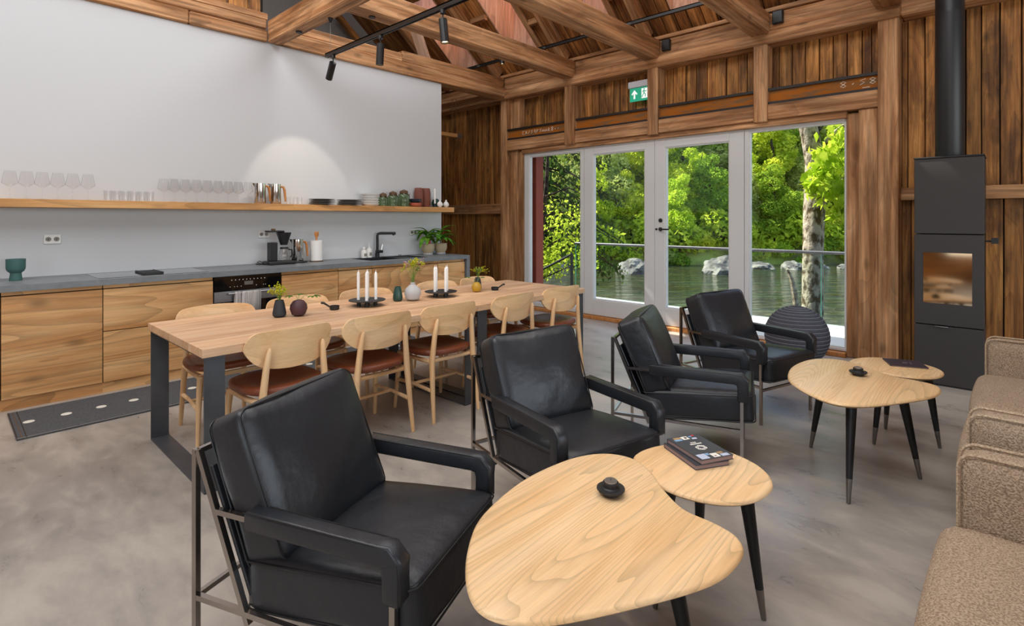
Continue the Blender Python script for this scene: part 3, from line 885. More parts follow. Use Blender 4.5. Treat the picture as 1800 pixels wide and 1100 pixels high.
# trees
def cloud_mesh(name, blobs, n, size, seed, mat, asp=.55, flat=.5):
    """crown of single leaf sprays (pointed quads) spread through the blobs"""
    g = np.random.default_rng(seed)
    bl = np.array(blobs)                     # x y z r
    wgt = bl[:, 3] ** 2; wgt = wgt / wgt.sum()
    k = g.choice(len(bl), n, p=wgt)
    d = g.normal(size=(n, 3)); d /= np.linalg.norm(d, axis=1)[:, None]
    rad = bl[k, 3] * g.uniform(.55, 1.05, n) ** .6
    c = bl[k, :3] + d * rad[:, None] * np.array([1, 1, .8])
    nrm = d * .8 + g.normal(size=(n, 3)) * .7 + np.array([0, 0, flat])
    nrm /= np.linalg.norm(nrm, axis=1)[:, None]
    t = np.cross(nrm, g.normal(size=(n, 3))); t /= np.linalg.norm(t, axis=1)[:, None]
    b = np.cross(nrm, t)
    s = size * g.uniform(.6, 1.3, n)
    t *= s[:, None]; b *= (s * asp)[:, None]
    vs = np.stack([c - t, c + b * .9 - t * .1, c + t, c - b * .9 - t * .1], 1).reshape(-1, 3)
    me = bpy.data.meshes.new(name)
    me.from_pydata(vs.tolist(), [], np.arange(4 * n).reshape(n, 4).tolist())
    me.materials.append(mat)
    return me
def blobs_for(rng, h, r, n):
    """blobs of a broadleaf crown on a trunk of height h"""
    out_ = []
    for i in range(n):
        f = i / (n - 1)
        z = h * (.12 + .82 * f)
        rr = r * (1 - .75 * abs(f - .4) ** 1.3)
        a = rng.uniform(0, 6.28)
        q = rng.uniform(.15, .75) * rr
        out_.append((q * math.cos(a), q * math.sin(a), z, rr * rng.uniform(.35, .6)))
    return out_
def trunk_mesh(name, h, r, rng, mat, lean=.3):
    pts = [(rng.uniform(-lean, lean) * f * 2, rng.uniform(-lean, lean) * f * 2, h * f) for f in (0, .25, .5, .75, .95)]
    m = MB().sweep(pts, [r, r * .85, r * .65, r * .45, r * .15], 7)
    for i in range(7):
        z = h * rng.uniform(.25, .8); a = rng.uniform(0, 6.28); l = h * rng.uniform(.12, .25)
        p = Vector((0, 0, z)); q = p + Vector((math.cos(a), math.sin(a), rng.uniform(.4, 1.0))).normalized() * l
        m.sweep([p, (p + q) / 2 + Vector((0, 0, -.1)), q], [r * .4, r * .25, r * .08], 5)
    o = m.build(name, mat, None, smooth=True)
    me = o.data; bpy.data.objects.remove(o)
    return me
rt_ = random.Random(5)
crowns = [cloud_mesh('crown', blobs_for(rt_, 11, 3.2, 18), 8000, .19, 20 + i, M[mm]) for i, mm in enumerate(('leafA', 'leafB', 'leafC', 'leafA', 'leafB', 'leafC'))]
trunks = [trunk_mesh('trunk', 11, .22, rt_, M['barkdk']) for i in range(3)]
ROWS = ['at the slope foot', 'low on the slope', 'halfway up the slope', 'high on the slope', 'at the slope top']
COUNT = {}
def pane_of(v, u):
    px = 900 + 945 * u / v
    return 'the sidelight' if px < 1030 else 'the handleless door' if px < 1150 else 'the handled door' if px < 1310 else 'the wide window'
def tree(v, u, s, k, row=0, name='broadleaf_tree', group='trees on the far bank', z=None):
    z = bank(v, u) if z is None else z
    base = ['bright green', 'pale olive', 'deep green'][k % 3] + ' tree ' + ROWS[row] + ' behind ' + pane_of(v, u)
    COUNT[base] = COUNT.get(base, 0) + 1
    label = base if COUNT[base] == 1 else base + ', ' + ORD[COUNT[base] - 1] + ' from left'
    t = thing(name, label, 'tree', out(v, u, z - .1), rt_.uniform(0, 6.28), group)
    t.scale = (s, s, s * rt_.uniform(.9, 1.15))
    for nm, me in (('crown', crowns[k]), ('trunk', trunks[k % 3])):
        c_ = bpy.data.objects.new(nm, me); col.objects.link(c_); c_.parent = t
    return t
def visible(v, u, m=4): return -.06 * v - m < u < .80 * v + m
for row, (v, step, s0) in enumerate(((44.8, 3.3, .62), (48.5, 3.6, .85), (53, 4.2, 1.05), (59, 5, 1.15), (67, 5.5, 1.3))):
    u = -9.
    while u < 64:
        vv = v + rt_.uniform(-1.3, 1.3) + .04 * u
        if visible(vv, u):
            tree(vv, u, s0 * rt_.uniform(.8, 1.2), rt_.choice([0, 0, 1, 1, 2, 3, 4, 5]), row)
        u += step * rt_.uniform(.75, 1.25)
# low bushes and grass tufts on the shore
bushm = [cloud_mesh('foliage', [(0, 0, .5, .8), (.7, .2, .4, .6), (-.6, .1, .45, .6), (.1, -.5, .8, .5)], 1100, .12, 60 + i, M[mm]) for i, mm in enumerate(('leafA', 'leafC', 'leafB'))]
u = -2.
while u < 36:
    v = 43.2 + .04 * u + rt_.uniform(-.9, .8)
    if visible(v, u, 2):
        o = bpy.data.objects.new('shore_bush', bushm[rt_.randrange(3)]); col.objects.link(o)
        o.location = out(v, u, bank(v, u) - .1); s = rt_.uniform(.7, 1.6); o.scale = (s, s, s * .9); o.rotation_euler = (0, 0, rt_.uniform(0, 6))
        NB = COUNT[pane_of(v, u)] = COUNT.get(pane_of(v, u), 0) + 1
        tag(o, f'{ORD[NB - 1]} low bush from the left at the far waterline behind {pane_of(v, u)}', 'bush', 'bushes along the far shore')
    u += rt_.uniform(1.3, 2.2)
# undergrowth between the trees: one mass nobody could count
g = np.random.default_rng(77)
bl = []
for v in (44.6, 47, 49.5, 52.5, 56, 60):
    u = -3. + rt_.uniform(0, 2)
    while u < 44:
        vv = v + .04 * u + rt_.uniform(-.9, .9)
        if visible(vv, u, 2):
            x_, y_, z_ = out(vv, u, bank(vv, u)); s_ = rt_.uniform(1.4, 2.9)
            bl += [(x_, y_, z_ + .5 * s_, .8 * s_), (x_ + .7 * s_, y_ + .2 * s_, z_ + .4 * s_, .6 * s_), (x_ - .6 * s_, y_, z_ + .45 * s_, .6 * s_), (x_, y_ - .4 * s_, z_ + .85 * s_, .5 * s_)]
        u += rt_.uniform(2.2, 3.5)
me = cloud_mesh('undergrowth', bl, 100000, .25, 80, M['leafA'])
o = bpy.data.objects.new('undergrowth', me); col.objects.link(o)
tag(o, 'green undergrowth between the trees on the far slope', 'undergrowth', kind='stuff')

# near tree with pale mossy trunk, just beyond the terrace
NT = thing('pale_trunk_tree', 'tree with thick pale mossy trunk and bright hanging leaves by the terrace', 'tree', out(10.3, 5.75, -2.4))
def loc(px, py, v):   # point of the near tree at forward distance v, relative to its foot
    return Vector(out(v, (px - 900) / 945 * v, 1.42 - (py - 384.5) / 945 * v)) - Vector(NT.location)
tp = [Vector((0, 0, 0)), loc(1428, 520, 10.3), loc(1429, 440, 10.3), loc(1431, 370, 10.3), loc(1434, 335, 10.3), loc(1432, 290, 10.3), loc(1424, 240, 10.3), loc(1416, 205, 10.3), loc(1405, 120, 10.4), loc(1390, -80, 10.6)]
trk = MB().sweep(tp, [.22, .185, .18, .19, .205, .165, .16, .165, .15, .08], 16)
trk = trk.build('trunk', M['bark'], NT, smooth=True, angle=180)
br = [[loc(1440, 350, 10.3), loc(1462, 335, 10.1), loc(1480, 318, 9.9), loc(1520, 280, 9.6)], [loc(1432, 290, 10.3), loc(1460, 240, 10.0), loc(1490, 215, 9.8), loc(1540, 190, 9.5)],
      [loc(1420, 215, 10.3), loc(1440, 190, 10.2), loc(1475, 160, 10.0), loc(1520, 130, 9.9)]]
for b_ in br:
    MB().sweep(b_, [.06, .05, .04, .02], 8).build('branch', M['bark'], NT, smooth=True)
g = np.random.default_rng(4)
def near_leaves(name, centers, n, size, mat, parent, seed, droop=.7):
    """single large pointed leaves, hanging"""
    g = np.random.default_rng(seed); c = np.array(centers)
    k = g.integers(0, len(c), n)
    p = c[k, :3] + g.normal(size=(n, 3)) * c[k, 3][:, None]
    t = g.normal(size=(n, 3)) * .6 + np.array([0, 0, -droop]); t /= np.linalg.norm(t, axis=1)[:, None]
    b = np.cross(t, g.normal(size=(n, 3))); b /= np.linalg.norm(b, axis=1)[:, None]
    s = size * g.uniform(.6, 1.3, n)
    t *= s[:, None]; b *= (s * .34)[:, None]; nn = np.cross(t, b) * .0
    vs = np.stack([p, p + t * .35 + b, p + t, p + t * .35 - b], 1).reshape(-1, 3)
    me = bpy.data.meshes.new(name); me.from_pydata(vs.tolist(), [], np.arange(4 * n).reshape(n, 4).tolist()); me.materials.append(mat)
    o = bpy.data.objects.new(name, me); col.objects.link(o); o.parent = parent
    return o
cs = [tuple(loc(px, py, 9.8)) + (r,) for px, py, r in ((1475, 232, .13), (1480, 260, .16), (1452, 268, .12), (1448, 295, .12), (1470, 300, .16), (1440, 310, .1), (1458, 330, .13), (1484, 330, .14), (1430, 322, .07), (1505, 250, .25), (1520, 310, .25), (1540, 200, .3), (1477, 365, .07), (1486, 350, .1))]
near_leaves('leaves', cs, 800, .17, M['leafN'], NT, 8)
# bleached snag beside the trunk
SN = thing('bleached_branch', 'bare bleached branch standing beside the pale trunk', 'branch', out(10.1, 5.35, -2.4))
def loc2(px, py, v): return Vector(out(v, (px - 900) / 945 * v, 1.42 - (py - 384.5) / 945 * v)) - Vector(SN.location)
MB().sweep([loc2(1408, 620, 10.1), loc2(1403, 560, 10.1), loc2(1397, 520, 10.1), loc2(1392, 492, 10.1), loc2(1384, 473, 10.1)], [.07, .06, .05, .045, .02], 8).build('stem', M['deadwood'], SN, smooth=True)
MB().sweep([loc2(1391, 490, 10.1), loc2(1389, 478, 10.1)], [.03, .01], 6).build('twig', M['deadwood'], SN, smooth=True)

# spruce and small leafy tree by the steps
def conifer(name, label, v, u, h, zb, n_whorl, rmax, seed):
    rng = random.Random(seed)
    t = thing(name, label, 'tree', out(v, u, zb))
    MB().sweep([(0, 0, 0), (0, 0, h * .5), (0, 0, h)], [.24, .15, .02], 8).build('trunk', M['barkdk'], t, smooth=True)
    m = MB(); pts = []
    for i in range(n_whorl):
        f = i / n_whorl; z = h * (.30 + .68 * f); r = rmax * (1 - f) ** .8 + .2
        for k in range(7):
            a = rng.uniform(0, 6.28); rr = r * rng.uniform(.7, 1.05)
            dr = Vector((math.cos(a), math.sin(a), 0))
            p0 = Vector((0, 0, z)); p1 = dr * rr * .5 + Vector((0, 0, z - .12 * rr)); p2 = dr * rr + Vector((0, 0, z - .42 * rr))
            m.sweep([p0, p1, p2], [.035, .022, .008], 4)
            for s in range(26):
                q = s / 25
                p = p0.lerp(p1, q * 2) if q < .5 else p1.lerp(p2, q * 2 - 1)
                pts.append(tuple(p) + (.05 + .07 * rr / rmax,))
    m.build('boughs', M['barkdk'], t)
    near_leaves('needles', pts, len(pts) * 4, .13, M['spruce'], t, seed, droop=1.1)
    return t
conifer('spruce', 'dark spruce with drooping boughs seen through the sidelight and first door', 15.0, .35, 11.0, -2.2, 20, 3.1, 21)
LT = thing('young_leafy_tree', 'slim dark-stemmed tree with fresh green leaves beside the stair railing', 'tree', out(11.5, .42, -2.4))
def loc3(px, py, v): return Vector(out(v, (px - 900) / 945 * v, 1.42 - (py - 384.5) / 945 * v)) - Vector(LT.location)
MB().sweep([(0, 0, 0), loc3(944, 500, 11.5), loc3(950, 450, 11.5), loc3(952, 400, 11.5), loc3(960, 330, 11.5), loc3(965, 240, 11.6)], [.10, .085, .08, .06, .045, .02], 8).build('trunk', M['barkdk'], LT, smooth=True)
for q in ([(948, 470), (975, 455), (1010, 470)], [(950, 440), (985, 420), (1030, 430)], [(952, 408), (990, 395), (1035, 412)], [(955, 380), (985, 372), (1020, 392)], [(958, 345), (1000, 330), (1030, 345)], [(945, 492), (970, 482), (1000, 468)]):
    MB().sweep([loc3(a, b, 11.4) for a, b in q], [.025, .018, .006], 5).build('branch', M['barkdk'], LT, smooth=True)
rl = random.Random(2)
cs = [tuple(loc3(rl.uniform(930, 1035), rl.uniform(360, 475), 11.5 + rl.uniform(-.4, .6))) + (.12,) for i in range(44)] + [tuple(loc3(rl.uniform(935, 975), rl.uniform(450, 500), 11.4)) + (.09,) for i in range(10)]
near_leaves('leaves', cs, 1500, .085, M['leafA'], LT, 31, .5)

# ------------------------------------------------------------------ kitchen run
XF = -5.42                                     # cabinet fronts
CUT = [-1.0, -.30, .315, .92, 1.745, 2.379, 3.006, 3.428, 4.40, 4.86]
CLAB = {0: 'elm base cabinet at the end of the run beyond the frame', 1: 'elm base cabinet beside the green goblet, cut by the frame',
        2: 'elm base cabinet with one tall plain front below the green goblet', 3: 'elm base cabinet with two wide drawers below the hob',
        5: 'elm base cabinet with knotty front beside the oven', 6: 'narrow elm base cabinet between oven cabinet and sink cabinet',
        7: 'wide elm base cabinet below the sink', 8: 'elm base cabinet at the end by the plank wall'}
KF = {}
for i, (a, b) in enumerate(zip(CUT, CUT[1:])):
    if i == 4: continue
    t = thing('base_cabinet', CLAB[i], 'cabinet', (0, 0, 0), group='kitchen base cabinets')
    box('body', M['dark'], -6.05, XF - .022, a + .003, b - .003, .085, .88, t)
    box('plinth', M['cab'], -6.0, XF - .018, a, b, 0, .083, t)
    zs = [(.088, .497), (.503, .845)] if i == 3 else [(.088, .845)]
    for z0, z1 in zs:
        f = box('drawer_front' if i == 3 else 'door', M['cab'], XF - .02, XF, a + .003, b - .003, z0, z1, t, bevel=.0015)
    box('finger_rail', M['cab'], XF - .03, XF - .012, a + .003, b - .003, .852, .88, t)
WT = thing('worktop', 'long grey stone worktop with a waterfall end', 'worktop')
m = MB()
SX0, SX1, SYA, SYB = -5.93, -5.50, 3.46, 4.30     # sink cut-out
for q in ((-6.058, SX0, -1.0, 4.92), (SX1, -5.385, -1.0, 4.92), (SX0, SX1, -1.0, SYA), (SX0, SX1, SYB, 4.92)):
    m.box(q[0], q[1], q[2], q[3], .882, .93)
m.build('slab', M['counter'], WT)
box('end_panel', M['counter'], -6.055, -5.385, 4.872, 4.92, 0, .881, WT)
SK = thing('sink', 'black inset sink with draining board', 'sink')
m = MB()
m.box(SX0, SX1, SYA, SYB, .76, .77)
for q in ((SX0, SX0 + .02, SYA, SYB), (SX1 - .02, SX1, SYA, SYB), (SX0, SX1, SYA, SYA + .02), (SX0, SX1, SYB - .02, SYB), (SX0, SX1, 3.9, 3.92)):
    m.box(q[0], q[1], q[2], q[3], .77, .932)
m.build('basin', M['black'], SK)
MB().box(SX0 + .02, SX1 - .02, 3.92, SYB - .02, .91, .922).build('draining_board', M['black'], SK)
MB().lathe([(.018, 0), (.018, .02), (.012, .022)], 12).build('waste_knob', M['chrome'], SK, smooth=True, loc=(-5.9, 4.15, .93))
FA = thing('faucet', 'black angular kitchen tap behind the sink', 'faucet', (-5.98, 3.86, .93))
MB().lathe([(.028, 0), (.028, .05), (.022, .055)], 16).build('base', M['black'], FA, smooth=True)
MB().sweep([(0, 0, .05), (0, 0, .27), (.004, .006, .295), (.02, .03, .305), (.13, .19, .305)], .017, 12).build('spout', M['black'], FA, smooth=True)
MB().sweep([(.115, .168, .298), (.12, .175, .28)], [.02, .018], 12).build('nozzle', M['black'], FA, smooth=True)
lv = MB().sweep([(0, -.02, .07), (.01, .07, .07)], .02, 12).build('valve', M['black'], FA, smooth=True)
MB().sweep([(.005, .05, .075), (.008, .07, .16)], [.009, .008], 8).build('lever', M['steelframe'], FA, smooth=True)

# hob with downdraft vent
HB = thing('hob', 'flush black-green glass induction hob', 'hob')
box('glass_plate', M['blackgloss'], -5.98, -5.47, .90, 1.72, .929, .9325, HB)
vt = thing('vent_grille', 'black slotted downdraft grille in the middle of the hob', 'vent')
for k in range(9):
    box('slat', M['black'], -5.88 + k * .034, -5.88 + k * .034 + .02, 1.25, 1.375, .933, .945, vt)
box('rim', M['black'], -5.895, -5.575, 1.238, 1.25, .933, .947, vt); box('rim', M['black'], -5.895, -5.575, 1.375, 1.387, .933, .947, vt)

# oven
OV = thing('oven', 'built-in black glass oven with steel strip under the worktop', 'oven')
a, b = 1.752, 2.372
box('body', M['black'], -6.0, XF - .03, a, b, .09, .878, OV)
pn = box('control_panel', M['blackgloss'], XF - .03, XF, a, b, .74, .872, OV)
box('door', M['blackgloss'], XF - .03, XF, a, b, .10, .635, OV)
box('steel_strip', M['alu'], XF - .03, XF + .002, a, b, .638, .735, OV)
box('plinth', M['cab'], -6.0, XF - .018, a, b, 0, .083, OV)
box('display', plain('oven_display', '6a655c', .3), XF, XF + .002, 2.02, 2.10, .785, .82, OV)
for k in range(10):
    MB().lathe([(.005, 0), (.004, .002)], 8).build('indicator', M['plastic'], OV, loc=(XF + .001, 1.905 + k * .034, .838), rot=(0, R(90), 0))
for k, yk in enumerate((1.89, 1.93, 1.955, 1.99, 2.13, 2.2, 2.22)):
    MB().lathe([(.0035, 0), (.003, .002)], 8).build('indicator', M['plastic'], OV, loc=(XF + .001, yk, .775), rot=(0, R(90), 0))
hd = MB().sweep([(XF + .045, 1.86, .715), (XF + .045, 2.295, .715)], .011, 10)
for yk in (1.88, 2.275): hd.sweep([(XF, yk, .715), (XF + .045, yk, .715)], .008, 8)
hd.build('handle', M['alu'], OV, smooth=True)
TW = MB()
for y0, y1, dx in ((1.915, 1.965, 0), (1.975, 2.15, .003)):
    pts = [(XF + .03 - .004, .42), (XF + .031, .60), (XF + .030, .71), (XF + .036, .728), (XF + .045, .7315), (XF + .054, .728), (XF + .060, .71), (XF + .062, .60), (XF + .064, .42 + dx * 12)]
    r0 = [(px, y0 + .004 * math.sin(pz * 9), pz) for px, pz in pts]; r1 = [(px, y1 + .004 * math.sin(pz * 11), pz) for px, pz in pts]
    n = len(pts); TW.add(r0 + r1, [(i, i + 1, n + i + 1, n + i) for i in range(n - 1)])
o = TW.build('dish_towel', M['towel'], None, smooth=True)
sd = o.modifiers.new('thickness', 'SOLIDIFY'); sd.thickness = .003
tag(o, 'grey striped dish towel hanging on the oven handle', 'towel')

# runner on the floor in front of the cabinets
RG = thing('runner_rug', 'charcoal runner rug with cream dots before the kitchen cabinets', 'rug')
box('pile', M['rug'], -5.33, -4.655, .345, 3.9, .002, .012, RG)
for k in range(18):
    MB().lathe([(.032, 0), (.032, .002)], 18).build('dot', M['dot'], RG, loc=(-5.0, .433 + k * .203, .0115))
for x0 in (-5.325, -4.662):
    box('edge_binding', M['fringe'], x0, x0 + .006, .345, 3.9, .002, .0135, RG)
for k in range(3):
    box('end_stripe', M['cork'] if k == 1 else M['black'], -5.33, -4.655, .347 + k * .022, .352 + k * .022, .011, .0128, RG)

# wall sockets
def socket(y, z, label):
    t = thing('wall_socket', label, 'socket', (-6.06, y, z), group='white double sockets above the worktop')
    MB().box(0, .012, -.058, .058, -.04, .04).build('plate', M['plastic'], t, bevel=.003)
    for s in (-.027, .027):
        c_ = MB().lathe([(.0195, 0), (.0195, .003), (.016, .003), (.016, .001)], 18).build('outlet', M['fringe'], t, loc=(.0125, s, 0), rot=(0, R(90), 0), smooth=True)
        MB().box(-.004, .004, -.003, .003, 0, .004).build('contact', M['dark'], c_, loc=(0, 0, .001))
    return t
socket(.676, 1.245, 'white double wall socket above the green goblet')
socket(2.46, 1.25, 'white double wall socket partly behind the coffee maker')
socket(4.48, 1.235, 'white double wall socket beside the potted plants')

def lathed(name, mat, prof, loc, label=None, cat=None, group=None, n=24, parent=None, cap1=True, cap0=True):
    o = MB().lathe(prof, n, cap0=cap0, cap1=cap1).build(name, mat, parent, smooth=True, loc=loc)
    if label: tag(o, label, cat, group)
    return o
def vessel(r_out, wall=.004):
    """profile of an open vessel: outer going up, inner going down"""
    inner = [(max(r - wall, .001), z) for r, z in reversed(r_out)]
    inner[-1] = (inner[-1][0], inner[-1][1] + wall)
    return r_out + inner

lathed('goblet', M['teal'], vessel([(.040, 0), (.041, .004), (.036, .045), (.035, .06), (.052, .075), (.060, .095), (.061, .17)]), (-5.80, .425, .931), 'teal ceramic goblet standing on the worktop', 'goblet')

# coffee maker
CM = thing('coffee_maker', 'black drip coffee maker with clear water tank and glass jug', 'coffee maker', (-5.83, 2.50, .931), R(0))
MB().box(-.075, .12, -.12, .17, 0, .035).build('base', M['black'], CM, bevel=.008)
MB().box(-.055, .055, -.075, -.005, .036, .235).build('tower', M['black'], CM, bevel=.006)
MB().box(-.05, .05, -.095, .01, .235, .345).build('water_tank', M['clear'], CM, bevel=.008)
MB().box(-.055, .055, -.10, .07, .345, .362).build('lid', M['black'], CM, bevel=.004)
MB().lathe([(.02, 0), (.024, .012), (.018, .022)], 14).build('lid_knob', M['cork'], CM, smooth=True, loc=(0, -.03, .362))
MB().lathe([(.035, 0), (.045, .03), (.075, .125), (.078, .135)], 20, cap1=True).build('filter_basket', M['black'], CM, smooth=True, loc=(.02, .075, .205))
MB().sweep([(.02, .01, .352), (.02, .05, .35), (.02, .075, .342)], .012, 8).build('outlet_arm', M['black'], CM, smooth=True)
jg = MB().lathe(vessel([(.05, 0), (.062, .02), (.06, .075), (.045, .11), (.04, .125)], .002), 20).build('jug', M['clear'], CM, smooth=True, loc=(.03, .075, .04))
MB().sweep([(0, .042, .115), (0, .085, .11), (0, .088, .05), (0, .07, .03)], .009, 8).build('handle', M['black'], jg, smooth=True)
MB().lathe([(.044, 0), (.042, .018)], 18).build('lid', M['black'], jg, smooth=True, loc=(0, 0, .123))
MB().sweep([(-.02, -.115, .02), (.02, -.16, .012), (.0, -.2, .03), (.03, -.19, .045), (.06, -.15, .02), (.07, -.10, .008), (-.01, -.13, .006), (-.06, -.19, .006)], .005, 6).build('power_cord', M['black'], CM, smooth=True)
def pitcher(name, label, cat, loc_, rz, h=.25, r=.045, group=None, base=False):
    t = thing(name, label, cat, loc_, rz, group)
    z0 = .02 if base else 0
    MB().lathe(vessel([(r, z0), (r + .002, z0 + .004), (r, h)], .002), 22).build('body', M['chrome'], t, smooth=True)
    MB().add([(-r * .9, -.012, h), (-r * .9, .012, h), (-r - .022, 0, h + .004), (-r, -.01, h - .04), (-r, .01, h - .04)], [(0, 2, 3), (1, 4, 2), (3, 2, 4)]).build('spout', M['chrome'], t)
    MB().sweep([(r - .004, 0, h - .025), (r + .022, 0, h - .03), (r + .034, 0, h - .06), (r + .04, 0, h - .12), (r + .046, 0, h - .19)], [.009, .013, .014, .013, .01], 8).build('handle', M['handlew'], t, smooth=True)
    if base:
        MB().lathe([(r + .02, 0), (r + .02, .012), (r + .008, .02)], 20).build('heating_base', M['black'], t, smooth=True)
    return t
kt = pitcher('electric_kettle', 'steel electric kettle with wooden handle beside the paper roll', 'kettle', (-5.85, 2.745, .931), R(75), .26, .062, base=True)
MB().sweep([(-.03, -.05, .01), (.03, -.1, .012), (.09, -.05, .008), (.11, .02, .01), (.06, .09, .006)], .006, 6).build('power_cord', M['black'], kt, smooth=True)
PT = thing('paper_towel_holder', 'white paper towel roll on a wooden-topped holder', 'paper towel', (-5.85, 2.97, .931))
MB().lathe([(.072, 0), (.072, .012)], 20).build('base', M['cork'], PT, smooth=True)
MB().lathe([(.068, .013), (.068, .24), (.02, .241)], 24).build('roll', M['paper'], PT, smooth=True)
MB().lathe([(.009, .24), (.011, .27), (.024, .30), (.026, .33), (.020, .342)], 14).build('finial', M['handlew'], PT, smooth=True)
for i, (y, h, rr) in enumerate(((3.66, .10, .036), (3.735, .12, .036))):
    t = thing('soap_bottle', ['short white lidded soap jar by the tap', 'tall white pump soap bottle beside the tap'][i], 'bottle', (-5.97, y, .931))
    MB().lathe([(rr, 0), (rr, h * .75), (rr * .8, h * .92), (.014, h), (.014, h + .012)], 18).build('body', M['porcelain'], t, smooth=True)
    MB().box(rr - .002, rr + .0008, -.018, .018, h * .2, h * .55).build('label_print', M['fringe'], t)
    if i: MB().sweep([(0, 0, h + .01), (0, 0, h + .06), (.02, .01, h + .062)], .006, 8).build('pump', M['porcelain'], t, smooth=True)
    else: MB().lathe([(.016, h + .012), (.02, h + .016), (.012, h + .035)], 14).build('cap', M['porcelain'], t, smooth=True)

def leaf(l, wd, droop=.5):
    """one pointed leaf blade with a fold and a droop, along +x"""
    m = MB(); n = 6; vs = []
    for i in range(n + 1):
        f = i / n; w_ = wd * math.sin(math.pi * min(1, f * .92 + .06)) ** .8
        x_, z_ = l * f, l * (.35 * f - droop * f * f)
        vs += [(x_, -w_, z_ + w_ * .35), (x_, 0, z_), (x_, w_, z_ + w_ * .35)]
    for i in range(n):
        b = i * 3; m.f += [(b, b + 3, b + 4, b + 1), (b + 1, b + 4, b + 5, b + 2)]
    m.v = vs
    return m
_l = leaf(.20, .034, .75).build('leaf', M['leafdk'], None, smooth=True); LEAF = _l.data; bpy.data.objects.remove(_l)
_l = leaf(.06, .013, .5).build('leaf', M['leafvase'], None, smooth=True); LEAF2 = _l.data; bpy.data.objects.remove(_l)
def put(me, name, parent, loc_, rot, s=1.):
    o = bpy.data.objects.new(name, me); col.objects.link(o); o.parent = parent
    o.location = loc_; o.rotation_euler = rot; o.scale = (s, s, s)
    return o
for i, (y, lb) in enumerate(((4.58, 'potted plant with drooping leaves and a red pick, nearer the tap'), (4.80, 'potted plant with broad leaves at the end of the worktop'))):
    t = thing('potted_plant', lb, 'plant', (-5.86, y, .931), group='potted plants by the sink')
    MB().lathe([(.066, 0), (.07, .004), (.07, .022), (.06, .022), (.058, .006)], 22, cap1=False).build('saucer', M['greyv'], t, smooth=True)
    MB().lathe(vessel([(.055, .012), (.085, .06), (.092, .10), (.088, .15)], .006), 24).build('pot', M['beige'], t, smooth=True)
    MB().lathe([(.001, .138), (.082, .138)], 20, cap0=False, cap1=False).build('soil', M['soil'], t)
    rg = random.Random(30 + i)
    MB().sweep([(0, 0, .13), (.005, 0, .22), (0, .01, .30)], [.008, .006, .004], 6).build('stalk', M['cork'], t, smooth=True)
    for k in range(26):
        a_ = k * 2.4 + rg.uniform(-.3, .3); z_ = .17 + .15 * rg.random()
        put(LEAF, 'leaf', t, (.012 * math.cos(a_), .012 * math.sin(a_), z_), (0, rg.uniform(-.75, .25), a_), rg.uniform(.75, 1.15))
    if i == 0: MB().box(-.006, .006, -.012, .012, .13, .19).build('plant_pick', M['printred'], t, loc=(.05, -.01, 0))

# ------------------------------------------------------------------ shelf and what stands on it
ZS = 1.582
SH = thing('wall_shelf', 'long thick floating timber shelf on the white wall', 'shelf')
for y0, y1 in ((-1.0, 2.68), (2.68, 5.0)):
    box('board', M['shelfw'], -6.058, -5.80, y0, y1, 1.513, ZS - .001, SH, bevel=.002)
WGm = MB().lathe([(.034, 0), (.033, .002), (.006, .005), (.0035, .012), (.0035, .085), (.006, .092), (.052, .128), (.050, .14), (.034, .228), (.0335, .228), (.0485, .14), (.0505, .129), (.004, .096), (.001, .094)], 22, cap1=False)
_o = WGm.build('wine_glass', M['clear'], None, smooth=True, angle=50); WG = _o.data; bpy.data.objects.remove(_o)
def single(name, me, loc_, label, cat, group=None, s=1.):
    o = bpy.data.objects.new(name, me); col.objects.link(o); o.location = loc_; o.scale = (s, s, s)
    return tag(o, label, cat, group)
for i, y in enumerate((.398, .497, .596, .694, .796, .897)):
    single('wine_glass', WG, (-5.92, y + .002 * (i % 2), ZS), f'{ORD[i]} large wine glass from the far end in the spaced row of six', 'wine glass', 'six spaced wine glasses')
for r_ in range(2):
    for k in range(8):
        single('wine_glass', WG, (-5.875 - .105 * r_, 1.54 - .055 * r_ + k * .098, ZS), f'wine glass in the crowded group by the pitchers, {["front", "back"][r_]} row, {ORD[k]} from the tumblers', 'wine glass', 'crowded wine glasses', .98)
TGm = MB().lathe([(.024, 0), (.026, .002), (.030, .09), (.0285, .09), (.0245, .008), (.001, .007)], 18, cap1=False)
_o = TGm.build('tumbler', M['clear'], None, smooth=True, angle=50); TG = _o.data; bpy.data.objects.remove(_o)
for r_ in range(2):
    for k in range(6):
        single('tumbler', TG, (-5.875 - .07 * r_, 1.03 + .02 * r_ + k * .064, ZS), f'small clear tumbler between the wine glasses, {["front", "back"][r_]} row, {ORD[k]} from the large glasses', 'glass', 'tumblers on the shelf')
pitcher('steel_pitcher', 'polished steel pitcher with wooden handle beside the wine glasses', 'pitcher', (-5.89, 2.355, ZS), R(70), .215, .055, 'steel pitchers on the shelf')
pitcher('steel_pitcher', 'polished steel pitcher with wooden handle beside the small clear cups', 'pitcher', (-5.89, 2.52, ZS), R(70), .215, .055, 'steel pitchers on the shelf')
for k in range(3):
    single('clear_cup', TG, (-5.89 + .03 * (k % 2), 2.66 + k * .065, ZS), f'{ORD[k]} small clear cup from the steel pitchers', 'glass', 'clear cups beside the pitchers', .9)
_o = MB().lathe([(.07, 0), (.075, .003), (.148, .012), (.15, .016), (.147, .017), (.07, .006), (.001, .006)], 28, cap1=False).build('plate', M['slate'], None, smooth=True); PL = _o.data; bpy.data.objects.remove(_o)
